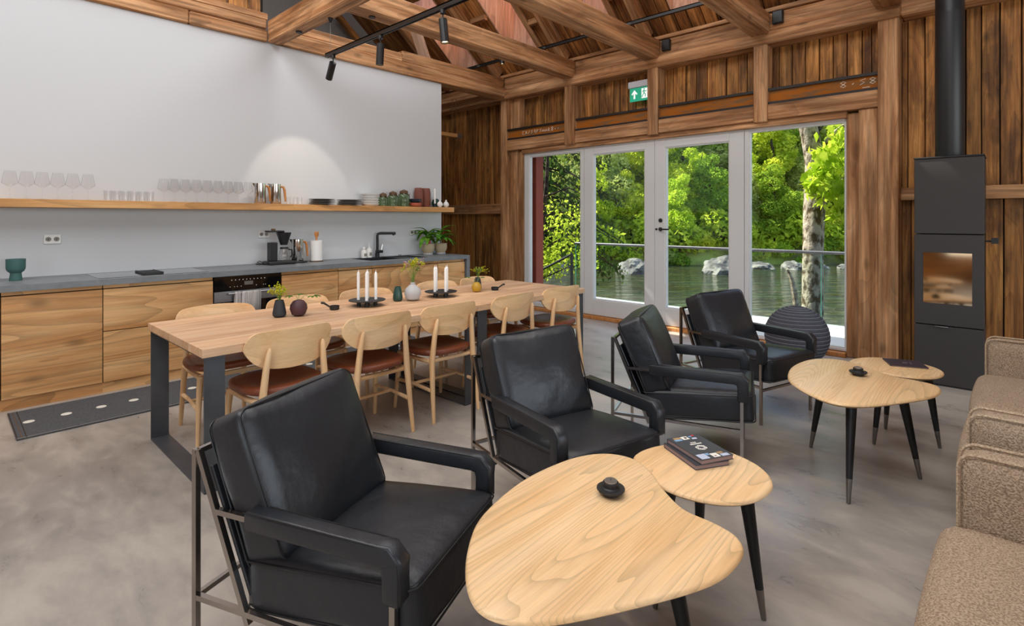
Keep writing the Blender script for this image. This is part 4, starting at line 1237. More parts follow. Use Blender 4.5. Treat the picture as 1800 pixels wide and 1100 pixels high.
for st, (y, nm) in enumerate(((3.07, 'stack by the clear cups'), (3.425, 'stack by the white dishes'))):
    for k in range(4):
        single('dinner_plate', PL, (-5.92 + .004 * (k % 2), y + .004 * ((k * 7) % 3), ZS + k * .0175), f'dark stoneware plate, {["lowest", "second lowest", "second highest", "topmost"][k]} of the {nm}', 'plate', 'dark plates on the shelf', .96)
_o = MB().lathe([(.085, 0), (.09, .003), (.112, .024), (.114, .029), (.111, .03), (.085, .008), (.001, .008)], 28, cap1=False).build('dish', M['porcelain'], None, smooth=True); DS = _o.data; bpy.data.objects.remove(_o)
for k in range(5):
    single('white_dish', DS, (-5.92, 3.715 + .003 * (k % 2), ZS + k * .0305), f'white porcelain dish, {["lowest", "second", "middle", "fourth", "topmost"][k]} of the white stack', 'dish', 'white dishes on the shelf')
for k, (y, h, r_) in enumerate(((3.90, .125, .062), (4.05, .15, .07), (4.22, .175, .078))):
    t = thing('storage_jar', ['smallest', 'middle-sized', 'largest'][k] + ' green glass clip jar with brown stopper', 'jar', (-5.91, y, ZS), group='green glass jars')
    MB().lathe(vessel([(r_ * .95, 0), (r_, .006), (r_, h * .78), (r_ * .86, h * .93), (r_ * .72, h)], .003), 22).build('body', M['greenglass'], t, smooth=True)
    MB().lathe([(r_ * .70, h - .01), (r_ * .72, h + .008), (r_ * .66, h + .03), (r_ * .3, h + .042)], 18).build('stopper', M['cork'], t, smooth=True)
    MB().sweep([(0, -r_ * .78, h - .02), (0, -r_ * .8, h + .02), (0, 0, h + .052), (0, r_ * .8, h + .02), (0, r_ * .78, h - .02), (0, r_ * 1.2, h - .025), (0, r_ * 1.25, h + .01)], .003, 6).build('wire_clip', M['iron'], t, smooth=True)
lathed('bowl', M['redbowl'], vessel([(.05, 0), (.078, .012), (.084, .03), (.082, .052)]), (-5.90, 4.395, ZS), 'ribbed red clay bowl under the dark bowl', 'bowl')
lathed('bowl', M['navy'], vessel([(.045, 0), (.075, .010), (.086, .03), (.088, .052)]), (-5.90, 4.395, ZS + .053), 'dark navy bowl stacked on the red clay bowl', 'bowl')
for k, y in enumerate((4.50, 4.625)):
    lathed('clay_vase', M['terra'], vessel([(.045, 0), (.062, .03), (.064, .19), (.054, .25), (.048, .262)], .005), (-5.985, y + .02, ZS), ['tall reddish brown clay vase behind the stacked bowls', 'tall reddish brown clay vase beside the white candle'][k], 'vase', 'tall clay vases')
lathed('round_vase', M['dkteal'], [(.03, 0), (.05, .02), (.06, .06), (.05, .10), (.02, .122)], (-5.96, 4.80, ZS), 'dark teal round vase behind the small white vases', 'vase')
t = thing('candle_stand', 'slim white candle in a dark holder on the shelf', 'candle', (-5.89, 4.725, ZS))
MB().lathe([(.035, 0), (.035, .006), (.012, .01), (.014, .05)], 16).build('holder', M['navy'], t, smooth=True)
MB().lathe([(.011, .03), (.010, .25), (.003, .258)], 12).build('candle', M['wax'], t, smooth=True)
for k, (x_, y) in enumerate(((-5.86, 4.79), (-5.86, 4.90))):
    lathed('bud_vase', M['porcelain'], vessel([(.02, 0), (.038, .02), (.042, .042), (.03, .066), (.012, .082), (.012, .105)], .003), (x_, y, ZS), ['small white bud vase next to the candle', 'small white bud vase nearest the shelf end'][k], 'vase', 'white bud vases')
lathed('navy_bud_vase', M['navy'], vessel([(.018, 0), (.032, .02), (.03, .045), (.012, .07), (.012, .095)], .003), (-5.95, 4.885, ZS), 'small navy vase behind the white bud vases', 'vase')

# linear pendant in the passage behind the white wall
PD = thing('pendant_lamp', 'slim wooden linear pendant hanging in the passage', 'lamp', (-6.95, 0, 2.83))
MB().box(-.05, .05, 3.6, 6.10, -.03, .03).build('bar', M['shelfw'], PD)
MB().box(-.052, .052, 6.02, 6.12, -.034, .034).build('end_cap', M['alu'], PD)
for y in (3.9, 5.95):
    MB().sweep([(0, y, .03), (0, y, .62)], .004, 6).build('wire', M['cork'], PD)
    MB().sweep([(.03, y + .05, .03), (.03, y + .05, .62)], .004, 6).build('wire', M['cork'], PD)
struct(box('passage_beam', M['beamX'], -8.5, -6.24, 6.1, 6.27, 3.44, 3.60, bevel=.01), 'hewn timber beam over the passage behind the white wall', 'beam')

# ------------------------------------------------------------------ dining tables and chairs
def dining_table(label, y0, y1):
    t = thing('dining_table', label, 'table', (0, 0, 0), group='dining tables pushed end to end')
    n = 9; x0, x1 = -4.075, -3.032; wd = (x1 - x0) / n
    for k in range(n):
        box('plank', M['tabletop'], x0 + k * wd + .0004, x0 + (k + 1) * wd - .0004, y0, y1, .705, .75, t, bevel=.0015)
    for ya in (y0 + .012, y1 - .112):
        for xa in (x0 + .012, x1 - .024):
            box('leg', M['iron'], xa, xa + .012, ya, ya + .10, .012, .692, t, bevel=.001)
        box('top_bar', M['iron'], x0 + .012, x1 - .012, ya, ya + .10, .692, .704, t)
        box('floor_bar', M['iron'], x0 + .012, x1 - .012, ya, ya + .10, 0, .012, t)
    return t
dining_table('long oak dining table on black steel frames, nearer the camera end', .925, 2.848)
dining_table('oak dining table on black steel frames nearest the glazed doors', 2.852, 4.27)

def dining_chair():
    t = thing('dining_chair', '', 'chair', (0, 0, 0), group='beech dining chairs')
    # seat pad and frame
    def sup(a, b, n_, k=40):
        return [(a * math.copysign(abs(math.cos(2 * math.pi * i / k)) ** (2 / n_), math.cos(2 * math.pi * i / k)),
                 b * math.copysign(abs(math.sin(2 * math.pi * i / k)) ** (2 / n_), math.sin(2 * math.pi * i / k)) * (1 + .06 * math.cos(2 * math.pi * i / k))) for i in range(k)]
    lp = sup(.225, .235, 2.9)
    sc = lambda s: [(x_ * s, y_ * s) for x_, y_ in lp]
    def dish(x_, y_): return .05 * (x_ / .225) ** 2 * .25 + .012 * (y_ / .235) ** 2
    m = MB(); m.rings([[(x_, y_, z + dish(x_, y_)) for x_, y_ in sc(s)] for s, z in ((.90, .432), (1., .442), (1.015, .456), (1., .470), (.93, .480), (.7, .478), (.4, .470), (.12, .466))])
    m.build('seat', M['brown'], t, smooth=True, angle=60)
    m = MB()
    for s in (-1, 1):
        m.sweep([(-.205, s * .19, .415), (0, s * .195, .412), (.19, s * .19, .418)], [.018, .015, .018], 8)
    for x_ in (-.18, .18):
        m.sweep([(x_, -.19, .415), (x_, .19, .415)], .016, 8)
    m.build('seat_frame', M['chairw'], t, smooth=True)
    for s in (-1, 1):
        MB().sweep([(-.250, s * .205, 0), (-.225, s * .197, .22), (-.205, s * .188, .42), (-.214, s * .170, .60), (-.228, s * .158, .70), (-.230, s * .156, .715)], [.0125, .017, .021, .018, .013, .006], 10).build('leg', M['chairz'], t, smooth=True)
        MB().sweep([(.225, s * .215, 0), (.205, s * .205, .22), (.19, s * .192, .425)], [.012, .016, .020], 10).build('leg', M['chairz'], t, smooth=True)
        MB().sweep([(-.226, s * .198, .215), (0, s * .20, .225), (.205, s * .205, .215)], [.014, .0115, .014], 8).build('stretcher', M['chairw'], t, smooth=True)
    MB().sweep([(0, -.20, .225), (0, .20, .225)], .012, 8).build('stretcher', M['chairw'], t, smooth=True)
    # bent plywood backrest
    W_ = .262; nu, nv = 26, 8; fr = []; bk = []
    for i in range(nu + 1):
        q = -1 + 2 * i / nu
        q = math.sin(q * math.pi / 2)
        zt = .812 - .014 * q * q - .075 * abs(q) ** 14
        zb = .585 + .035 * q * q + .085 * abs(q) ** 6
        for j in range(nv + 1):
            f = j / nv
            z = zb + (zt - zb) * f
            x_ = -.205 + .075 * q * q - .03 * (z - .6) / .2
            fr.append((x_ + .006, q * W_, z)); bk.append((x_ - .006, q * W_, z))
    m = MB(); m.v = fr + bk; o_ = len(fr); C = nv + 1
    for i in range(nu):
        for j in range(nv):
            a = i * C + j
            m.f += [(a, a + C, a + C + 1, a + 1), (o_ + a, o_ + a + 1, o_ + a + C + 1, o_ + a + C)]
    for i in range(nu):
        for j in (0, nv):
            a = i * C + j; m.f.append((a, o_ + a, o_ + a + C, a + C))
    for j in range(nv):
        for i in (0, nu):
            a = i * C + j; m.f.append((a, a + 1, o_ + a + 1, o_ + a))
    m.build('backrest', M['chairw'], t, smooth=True, angle=50)
    return t
proto = dining_chair()
first = True
NEAR = ['beech dining chair with brown seat, near side of table, closest to the camera', 'beech dining chair with brown seat, near side of table, second from the camera end',
        'beech dining chair with brown seat, near side of table, middle of five', 'beech dining chair with brown seat, near side of table, second from the doors',
        'beech dining chair with brown seat, near side of table, closest to the doors']
FAR = ['beech dining chair on the kitchen side of the table, in front of the oven', 'beech dining chair on the kitchen side, behind the black and plum vases',
       'beech dining chair on the kitchen side, behind the four-candle tray', 'beech dining chair on the kitchen side, behind the second candle tray',
       'beech dining chair on the kitchen side, closest to the doors']
def place_chair(x_, y_, rz, lab):
    global first
    o = proto if first else copy_tree(proto)
    first = False
    o.location = (x_, y_, 0); o.rotation_euler = (0, 0, rz); o['label'] = lab
for k, y in enumerate((1.375, 1.965, 2.565, 3.25, 3.90)):
    place_chair(-3.185, y, R(180 + (3, 0, -2, 1, -3)[k]), NEAR[k])
for k, y in enumerate((1.335, 1.935, 2.53, 3.315, 3.86)):
    place_chair(-3.935, y, R((-3, 2, -2, 1, 2)[k]), FAR[k])

# ------------------------------------------------------------------ things on the dining tables
ZT = .7505
def sprig(parent, z, n, spread, h, mats, seed, blob=.006, per=9, stemr=.0016):
    """flowering stems: thin stalks, each with a spray of small florets"""
    rg = random.Random(seed)
    for k in range(n):
        a = rg.uniform(0, 6.28); l = h * rg.uniform(.65, 1.05); s = spread * rg.uniform(.3, 1)
        tip = Vector((s * math.cos(a), s * math.sin(a), z + l))
        m = MB().sweep([(0, 0, z - .04), (tip.x * .35, tip.y * .35, z + l * .5), tip], [stemr, stemr, stemr * .7], 5)
        m.build('stem', M['stem'], parent)
        f = MB()
        for q in range(per):
            p = tip + Vector((rg.gauss(0, 1), rg.gauss(0, 1), rg.gauss(0, .9))) * .017
            r_ = blob * rg.uniform(.6, 1.25)
            f.add([(p.x + r_, p.y, p.z), (p.x - r_, p.y, p.z), (p.x, p.y + r_, p.z), (p.x, p.y - r_, p.z), (p.x, p.y, p.z + r_), (p.x, p.y, p.z - r_)],
                  [(0, 2, 4), (2, 1, 4), (1, 3, 4), (3, 0, 4), (2, 0, 5), (1, 2, 5), (3, 1, 5), (0, 3, 5)])
            f.sweep([tuple(tip - Vector((0, 0, .02))), tuple(p)], .0007, 4)
        f.build('flower_head', M[mats[k % len(mats)]], parent)
def vase(name, mat, prof, loc_, label):
    t = thing(name, label, 'vase', loc_)
    MB().lathe(vessel(prof, .004), 26).build('body', M[mat], t, smooth=True)
    return t
v = vase('tapered_vase', 'char', [(.030, 0), (.043, .012), (.044, .03), (.034, .085), (.027, .115)], (-3.668, 1.595, ZT), 'charcoal tapered vase with yellow-green flowers')
sprig(v, .115, 11, .055, .085, ['yellowfl'], 3)
v = vase('round_vase', 'plum', [(.022, 0), (.044, .012), (.058, .05), (.054, .078), (.035, .104), (.012, .112)], (-3.615, 1.705, ZT), 'plum round vase with a few green leaves')
for a, l, n_ in ((.6, .11, 6), (2.6, .04, 5), (4.6, .045, 5)):
    tip = Vector((l * math.cos(a), l * math.sin(a), .135))
    MB().sweep([(0, 0, .10), (tip.x * .4, tip.y * .4, .14), tip], .0016, 5).build('stem', M['stem'], v)
    for k in range(n_):
        put(LEAF2, 'leaf', v, tip, (0, -.1, a + (k - n_ / 2) * .6), .9)
def snuffer(loc_, rz, label):
    t = thing('tealight_pan', label, 'candle holder', loc_, rz, 'black tealight pans')
    MB().lathe(vessel([(.026, 0), (.034, .006), (.036, .03)], .004), 22).build('bowl', M['black'], t, smooth=True)
    MB().lathe([(.024, .008), (.024, .022), (.002, .023)], 16).build('tealight', M['cork'], t, smooth=True)
    MB().sweep([(.033, 0, .022), (.055, 0, .036), (.075, 0, .05), (.095, 0, .052)], [.006, .007, .008, .009], 8).build('handle', M['black'], t, smooth=True)
snuffer((-3.665, 2.0, ZT), R(230), 'small black pan-shaped tealight holder beside the plum vase')
snuffer((-3.565, 3.575, ZT), R(60), 'small black pan-shaped tealight holder beside the mustard vase')
def tray(loc_, rz, label, hs, lb):
    t = thing('candle_tray', label, 'tray', loc_, rz, 'black candle trays')
    MB().lathe([(.001, .038), (.135, .040), (.140, .046), (.137, .047), (.001, .045)], 36, cap0=False, cap1=False).build('dish', M['black'], t, smooth=True)
    for k in range(4):
        a = math.pi / 4 + k * math.pi / 2
        MB().lathe([(.015, 0), (.016, .039)], 16).build('foot', M['black'], t, smooth=True, loc=(.062 * math.cos(a), .062 * math.sin(a), 0))
    for k in range(4):
        a = math.pi / 4 + k * math.pi / 2 + rz
        c_ = thing('candle', lb[k], 'candle', (loc_[0] + .065 * math.cos(a), loc_[1] + .065 * math.sin(a), loc_[2] + .0465), 0, 'white tapered candles')
        MB().lathe([(.0115, 0), (.0115, hs[k] - .02), (.008, hs[k] - .008), (.002, hs[k])], 14).build('wax', M['wax'], c_, smooth=True)
        MB().sweep([(0, 0, hs[k] - .003), (0, .001, hs[k] + .006), (-.003, .003, hs[k] + .012)], .0018, 6).build('wick', M['wax'], c_)
tray((-3.655, 2.268, ZT), R(10), 'round black tray with four separate white candles', (.215, .215, .22, .222),
     ['white candle on the first tray, nearest the glazed doors', 'white candle on the first tray, nearest the kitchen', 'white candle on the first tray, nearest the plum vase', 'white candle on the first tray, nearest the sofas'])
tray((-3.617, 2.968, ZT), R(43), 'round black tray with candles beside the grey vase', (.21, .205, .215, .21),
     ['white candle on the second tray, nearest the glazed doors', 'white candle on the second tray, nearest the kitchen', 'white candle on the second tray, nearest the grey vase', 'white candle on the second tray, nearest the sofas'])
vase('tapered_vase', 'greenv', [(.028, 0), (.038, .01), (.040, .03), (.030, .095), (.022, .118)], (-3.674, 2.563, ZT), 'empty dark green tapered vase')
v = vase('round_vase', 'greyv', [(.03, 0), (.055, .016), (.068, .06), (.06, .095), (.03, .124), (.019, .132), (.019, .15)], (-3.61, 2.665, ZT), 'pale grey round vase with a tall spray of flowers')
sprig(v, .15, 15, .10, .17, ['yellowfl', 'yellowfl', 'leafvase', 'yellowfl', 'pinkfl'], 8, .0065, 11)
v = vase('round_vase', 'mustard', [(.018, 0), (.036, .01), (.046, .04), (.042, .064), (.026, .084), (.01, .09)], (-3.605, 3.377, ZT), 'mustard yellow round vase with a leafy twig')
for a, l, n_ in ((3.7, .07, 5), (1.0, .04, 4)):
    tip = Vector((l * math.cos(a), l * math.sin(a), .125))
    MB().sweep([(0, 0, .08), (tip.x * .4, tip.y * .4, .12), tip], .0016, 5).build('stem', M['stem'], v)
    for k in range(n_):
        put(LEAF2, 'leaf', v, tip, (0, -.2, a + (k - n_ / 2) * .6), .7)
v = vase('tapered_vase', 'char', [(.026, 0), (.037, .01), (.037, .03), (.030, .09), (.022, .118)], (-3.70, 3.48, ZT), 'dark tapered vase with yellow-green flowers behind the mustard vase')
sprig(v, .118, 9, .06, .085, ['yellowfl', 'leafvase'], 14)

# ------------------------------------------------------------------ leather armchairs
def armchair():
    t = thing('armchair', '', 'armchair', (0, 0, 0), group='black leather armchairs')
    Wd, Dp = .575, .715; tb = .0085
    LX = .215; TOPX, TOPZ, BZ, AZ = .012, .71, .255, .535
    for y in (0, Wd):
        MB().sweep([(0, y, 0), (0, y, TOPZ)], tb, sq=True).build('leg', M['steelframe'], t)
        MB().sweep([(Dp, y, 0), (Dp, y, AZ)], tb, sq=True).build('leg', M['steelframe'], t)
        MB().sweep([(TOPX, y, TOPZ - .003), (LX, y, BZ - .03)], tb, sq=True).build('back_strut', M['steelframe'], t)
        MB().sweep([(0, y, BZ), (Dp, y, BZ)], tb * .95, sq=True).build('side_bar', M['steelframe'], t)
        fx = TOPX + (LX - TOPX) * (TOPZ - AZ) / (TOPZ - BZ)
        MB().sweep([(fx, y, AZ), (Dp, y, AZ)], tb * .95, sq=True).build('arm_bar', M['steelframe'], t)
        # padded leather arm, turned down over the front post
        m = MB(); path = [(fx + .13, AZ), (fx + .14, AZ), (.42, AZ), (Dp - .04, AZ), (Dp - .012, AZ - .002), (Dp - .002, AZ - .012), (Dp, AZ - .04), (Dp, AZ - .105), (Dp, AZ - .115)]
        rs = []
        for k, (px, pz) in enumerate(path):
            a0 = path[max(k - 1, 0)]; a1 = path[min(k + 1, len(path) - 1)]
            tx, tz = a1[0] - a0[0], a1[1] - a0[1]; ln = math.hypot(tx, tz); nx, nz = -tz / ln, tx / ln
            s = .8 if k in (0, len(path) - 1) else 1.
            mi = 1.22 if k in (4, 5) else 1.
            rs.append([(px + nx * v2 * s * mi, y + u2 * s, pz + nz * v2 * s * mi) for u2, v2 in [(q[0], q[1] + .006) for q in rrect(.054, .058, .010, 3)]])
        m.rings(rs); pad = m.build('arm_pad', M['leather'], t, smooth=True, angle=70)
        for s in (-1, 1):
            ps = [(px + .030 * (-(path[min(k + 1, len(path) - 1)][1] - path[max(k - 1, 0)][1]) / max(1e-6, math.hypot(path[min(k + 1, len(path) - 1)][0] - path[max(k - 1, 0)][0], path[min(k + 1, len(path) - 1)][1] - path[max(k - 1, 0)][1]))),
                   y + s * .0262, pz + .033 * ((path[min(k + 1, len(path) - 1)][0] - path[max(k - 1, 0)][0]) / max(1e-6, math.hypot(path[min(k + 1, len(path) - 1)][0] - path[max(k - 1, 0)][0], path[min(k + 1, len(path) - 1)][1] - path[max(k - 1, 0)][1])))) for k, (px, pz) in enumerate(path)]
            MB().sweep(ps, .0018, 5).build('seam', M['leatherseam'], pad)
    MB().sweep([(0, 0, BZ), (0, Wd, BZ)], tb * .9, sq=True).build('rear_bar', M['steelframe'], t)
    MB().sweep([(Dp, 0, BZ - .02), (Dp, Wd, BZ - .02)], tb * .9, sq=True).build('front_bar', M['steelframe'], t)
    MB().sweep([(TOPX, 0, TOPZ - .004), (TOPX, Wd, TOPZ - .004)], tb * .9, sq=True).build('top_bar', M['steelframe'], t)
    # seat cushion
    st = rbox(.60, Wd - .035, .175, .03, (0.006, .004, .016), 12, .004, 3).build('seat_cushion', M['leather'], t, smooth=True, angle=180, loc=(.475, Wd / 2, .352), rot=(0, R(-5.), 0))
    for zz in (.068, -.072):
        lp = rrect(.60 + .008, Wd - .035 + .006, .035, 4)
        MB().sweep([(x_, y_, zz) for x_, y_ in lp], .0035, 6, closed=True).build('piping', M['leatherseam'], st, smooth=True)
    # sling behind the cushion, then the loose back cushion
    ang = math.atan2(LX - TOPX, TOPZ - BZ)
    MB().box(-.006, .006, -Wd / 2 + .02, Wd / 2 - .02, -.2, .2).build('back_sling', M['leather'], t, loc=(.118, Wd / 2, .472), rot=(0, -ang, 0), bevel=.003)
    bc = rbox(.165, Wd - .055, .46, .034, (.034, .006, .014), 14, .011, 9).build('back_cushion', M['leather'], t, smooth=True, angle=180, loc=(.178, Wd / 2 - .012, .600), rot=(0, -ang + R(1), 0))
    lp = rrect(Wd - .03 - .006, .53 - .006, .04, 4)
    for xx in (.069, -.069):
        MB().sweep([(xx, y_, z_) for y_, z_ in rrect(Wd - .055 - .002, .46 - .002, .035, 4)], .0035, 6, closed=True).build('piping', M['leatherseam'], bc, smooth=True)
    return t
ac = armchair()
ARM = [((-1.85, .547), 22, 'black leather armchair with steel frame, largest and closest to the camera'),
       ((-2.055, 1.902), -14, 'black leather armchair with steel frame behind the near kidney table'),
       ((-1.769, 2.778), 19, 'black leather armchair turned side-on, third from the camera'),
       ((-1.961, 4.084), -17, 'black leather armchair with steel frame beside the striped ball, closest to the doors')]
for k, ((x_, y_), a, lab) in enumerate(ARM):
    o = ac if k == 0 else copy_tree(ac)
    o.location = (x_, y_, 0); o.rotation_euler = (0, 0, R(a)); o['label'] = lab

# ------------------------------------------------------------------ coffee tables
BIG = [(-1.0, .905), (-1.125, 1.02), (-1.218, 1.17), (-1.272, 1.42), (-1.253, 1.659), (-1.185, 1.79), (-1.082, 1.832), (-.975, 1.785), (-.884, 1.703), (-.769, 1.625), (-.66, 1.613), (-.585, 1.585), (-.547, 1.51), (-.562, 1.345), (-.676, 1.118), (-.789, .945), (-.895, .875)]
SML = [(-1.12, 1.91), (-1.105, 2.06), (-1.02, 2.175), (-.907, 2.219), (-.79, 2.205), (-.69, 2.145), (-.632, 2.04), (-.645, 1.90), (-.725, 1.80), (-.86, 1.76), (-1.01, 1.80)]
def coffee(name, label, loop, org, feet, top, th=.03):
    t = thing(name, label, 'coffee table', (org[0], org[1], 0))
    lp = smooth_loop([(x_ - org[2], y_ - org[3]) for x_, y_ in loop], 6)
    z = top
    slab(lp, [(.045, z - th), (.022, z - th + .004), (.006, z - th + .012), (0, z - .012), (.002, z - .006), (.007, z - .0015), (.014, z)]).build('table_top', M['ash'], t, smooth=True, angle=35)
    cx = sum(f[0] for f in feet) / 3; cy_ = sum(f[1] for f in feet) / 3
    for fx, fy in feet:
        p0 = Vector((fx - org[2], fy - org[3], 0)); c_ = Vector((cx - org[2], cy_ - org[3], 0))
        p1 = p0.lerp(c_, .30); p1.z = z - th + .002
        q = p0.lerp(p1, .24)
        lg = MB().sweep([q, p1], [.0145, .026], 14).build('leg', M['legblack'], t, smooth=True)
        MB().sweep([p0 + Vector((0, 0, .001)), p0.lerp(p1, .012), q], [.0085, .0095, .0148], 14).build('ferrule', M['ferrule'], lg, smooth=True)
    return t
FB = [(-1.12, 1.60), (-.88, 1.02), (-.665, 1.50)]
FB = [(-1.183, 1.504), (-.862, .90), (-.632, 1.459)]
FS = [(-.65, 2.0), (-.96, 1.79), (-.95, 2.14)]
coffee('kidney_table', 'large pale ash kidney-shaped coffee table, nearest the camera', BIG, (-.9, 1.4, -.9, 1.4), FB, .50)
coffee('oval_table', 'small pale ash oval side table with two stacked books', SML, (-.88, 2.0, -.88, 2.0), FS, .468)
coffee('kidney_table', 'pale ash kidney-shaped coffee table before the stove', BIG, (-.645, 3.605, -.9, 1.4), FB, .50)
coffee('oval_table', 'small pale ash oval side table with a dark menu before the stove', SML, (-.57, 4.24, -.88, 2.0), FS, .468)
def tealight(loc_, label):
    t = thing('tealight_holder', label, 'candle holder', loc_, 0, 'black tealight saucers')
    MB().lathe([(.026, 0), (.030, .004), (.03, .008), (.042, .014), (.047, .020), (.046, .024), (.03, .024), (.026, .028), (.026, .042), (.022, .042), (.022, .036)], 28, cap1=False).build('saucer', M['black'], t, smooth=True)
    MB().lathe([(.021, .03), (.0212, .048), (.018, .048), (.002, .0475)], 20).build('tealight', M['alu'], t, smooth=True)
    MB().sweep([(0, 0, .046), (.001, 0, .053)], .001, 5).build('wick', M['dark'], t)
tealight((-.985, 1.535, .5005), 'black saucer tealight holder on the near kidney table')
tealight((-.674, 3.70, .5005), 'black saucer tealight holder on the kidney table before the stove')
def book(name, label, loc_, rz, w_, h_, th, cover, group=None):
    t = thing(name, label, 'book', loc_, rz, group)
    MB().box(-w_ / 2, w_ / 2, -h_ / 2, h_ / 2, 0, .002).build('back_cover', M[cover], t)
    MB().box(-w_ / 2 + .002, w_ / 2 - .002, -h_ / 2 + .002, h_ / 2 - .002, .002, th - .002).build('pages', M['pages'], t)
    c_ = MB().box(-w_ / 2, w_ / 2, -h_ / 2, h_ / 2, th - .002, th).build('cover', M[cover], t)
    MB().box(-w_ / 2, -w_ / 2 + .002, -h_ / 2, h_ / 2, .002, th - .002).build('spine', M[cover], t)
    return t, c_
BA = R(-30)
bz = .4685
book('book', 'lower of two dark books on the near oval table', (-.937, 2.078, bz), BA, .215, .150, .018, 'bookcover', 'stacked books')
b2, cv = book('book', 'upper of two dark books, cover with colour photos and a white emblem', (-.928, 2.094, bz + .0185), BA + R(3), .215, .150, .018, 'bookcover', 'stacked books')
zc = .0183
def prt(mat, x0, x1, y0, y1): MB().box(x0, x1, y0, y1, zc - .0003, zc + .0003).build('print', M[mat], cv)
# photo strips at both ends, two lines of title, six-pointed emblem
for mat, x0, x1, y0, y1 in (('printtan', -.100, -.082, -.055, -.02), ('printblue', -.082, -.068, -.06, -.025), ('printwhite', -.100, -.072, -.018, .012), ('printred', -.094, -.08, -.006, .006),
                            ('printblue', -.098, -.088, .02, .034), ('printred', -.104, -.094, .036, .05), ('printpale', -.078, -.066, .022, .044),
                            ('printpale', .062, .102, -.068, -.03), ('printblue', .062, .078, -.028, -.012), ('printwhite', .07, .102, -.01, .02), ('printtan', .066, .08, .024, .05), ('printpale', .084, .104, .028, .062),
                            ('printred', .088, .094, -.002, .008)):
    prt(mat, x0, x1, y0, y1)
for k in range(3): prt('printwhite', -.042, -.034, -.012 + k * .009, -.006 + k * .009)
for k in range(7): prt('printwhite', -.028, -.020, -.024 + k * .008, -.018 + k * .008)
em = MB()
for k in range(6):
    a, b = R(60 * k), R(60 * k + 120)
    p, q = (.012 + .021 * math.cos(a), .024 * math.sin(a)), (.012 + .021 * math.cos(b), .024 * math.sin(b))
    em.sweep([(p[0], p[1], zc), (q[0], q[1], zc)], .0011, 4)
em.sweep([(.012 + .021 * math.cos(R(60 * k)), .024 * math.sin(R(60 * k)), zc) for k in range(6)], .0011, 4, closed=True)
em.build('emblem', M['printwhite'], cv)
mb, cv = book('menu_folder', 'thin dark menu folder lying on the oval table before the stove', (-.528, 4.335, bz), R(22), .205, .185, .008, 'menu')
zc = .0083
for k in range(6):
    a, b = R(60 * k), R(60 * k + 120)
em = MB().sweep([(.0 + .014 * math.cos(R(60 * k)), .014 * math.sin(R(60 * k)), zc) for k in range(6)], .0009, 4, closed=True)
em.build('emblem', M['pages'], cv)
for k in range(6): prt('pages', .03, .034, -.02 + k * .008, -.015 + k * .008)

# ------------------------------------------------------------------ sofas
def sofa(y0, y1, label):
    t = thing('sofa', label, 'sofa', (0, 0, 0), group='beige boucle sofas')
    ar = .135; x0 = -.135; dep = .80
    for ya in (y0, y1 - ar):
        arm = rbox(dep, ar, .53, .045, (.0, .012, .0), 10).build('arm', M['boucle'], t, smooth=True, angle=180, loc=(x0 + dep / 2, ya + ar / 2, .385))
        lp = rrect(dep + .004, .53 + .004, .045, 5)
        for s in (-1, 1):
            MB().sweep([(x_, s * (ar / 2 - .012), z_) for x_, z_ in lp], .006, 6, closed=True).build('piping', M['boucleseam'], arm, smooth=True)
    L_ = y1 - y0 - 2 * ar; n = 2
    MB().box(x0 + .03, x0 + dep, y0 + ar, y1 - ar, .12, .27).build('base', M['boucle'], t, bevel=.015)
    for k in range(n):
        cu = rbox(.62, L_ / n - .004, .17, .06, (.012, .004, .02), 12).build('seat_cushion', M['boucle'], t, smooth=True, angle=180, loc=(x0 - .045 + .31, y0 + ar + L_ / n * (k + .5), .352))
    for k in range(n):
        rbox(.20, L_ / n - .004, .46, .06, (.03, .004, .02), 10).build('back_cushion', M['boucle'], t, smooth=True, angle=180, loc=(x0 + .56, y0 + ar + L_ / n * (k + .5), .62), rot=(0, R(10), 0))
    rbox(.14, y1 - y0 - .02, .66, .04, (0, 0, 0), 8).build('back_frame', M['boucle'], t, smooth=True, angle=180, loc=(x0 + dep - .075, (y0 + y1) / 2, .45))
    for xx in (x0 + .08, x0 + dep - .1):
        for yy in (y0 + .08, y1 - .08):
            MB().lathe([(.012, 0), (.018, .13)], 12).build('foot', M['legblack'], t, smooth=True, loc=(xx, yy, 0))
    return t
sofa(.47, 2.42, 'beige boucle sofa closest to the camera')
sofa(2.775, 4.72, 'beige boucle sofa beside the stove wall')

# ------------------------------------------------------------------ knitted ball pouf
PF = thing('ball_pouf', 'dark grey knitted ball pouf with pale ridged stripes by the window', 'pouf', (-1.555, 5.72, 0))
R0 = .285; nr = 24
prof = []
for i in range(nr * 6 + 1):
    a = -math.pi / 2 + math.pi * i / (nr * 6)
    r_ = R0 * (1 + .016 * abs(math.sin(math.pi * i / 6)) ** .7 - .01)
    prof.append((max(.001, r_ * math.cos(a)), R0 + r_ * math.sin(a)))
MB().lathe(prof, 48).build('cover', M['knit'], PF, smooth=True, angle=180)
for i in range(2, nr - 1):
    a = -math.pi / 2 + math.pi * i / nr
    MB().sweep([((R0 - .002) * math.cos(a) * math.cos(2 * math.pi * k / 48), (R0 - .002) * math.cos(a) * math.sin(2 * math.pi * k / 48), R0 + (R0 - .002) * math.sin(a)) for k in range(48)], .0035, 5, closed=True).build('stripe', M['knitstripe'], PF, smooth=True)

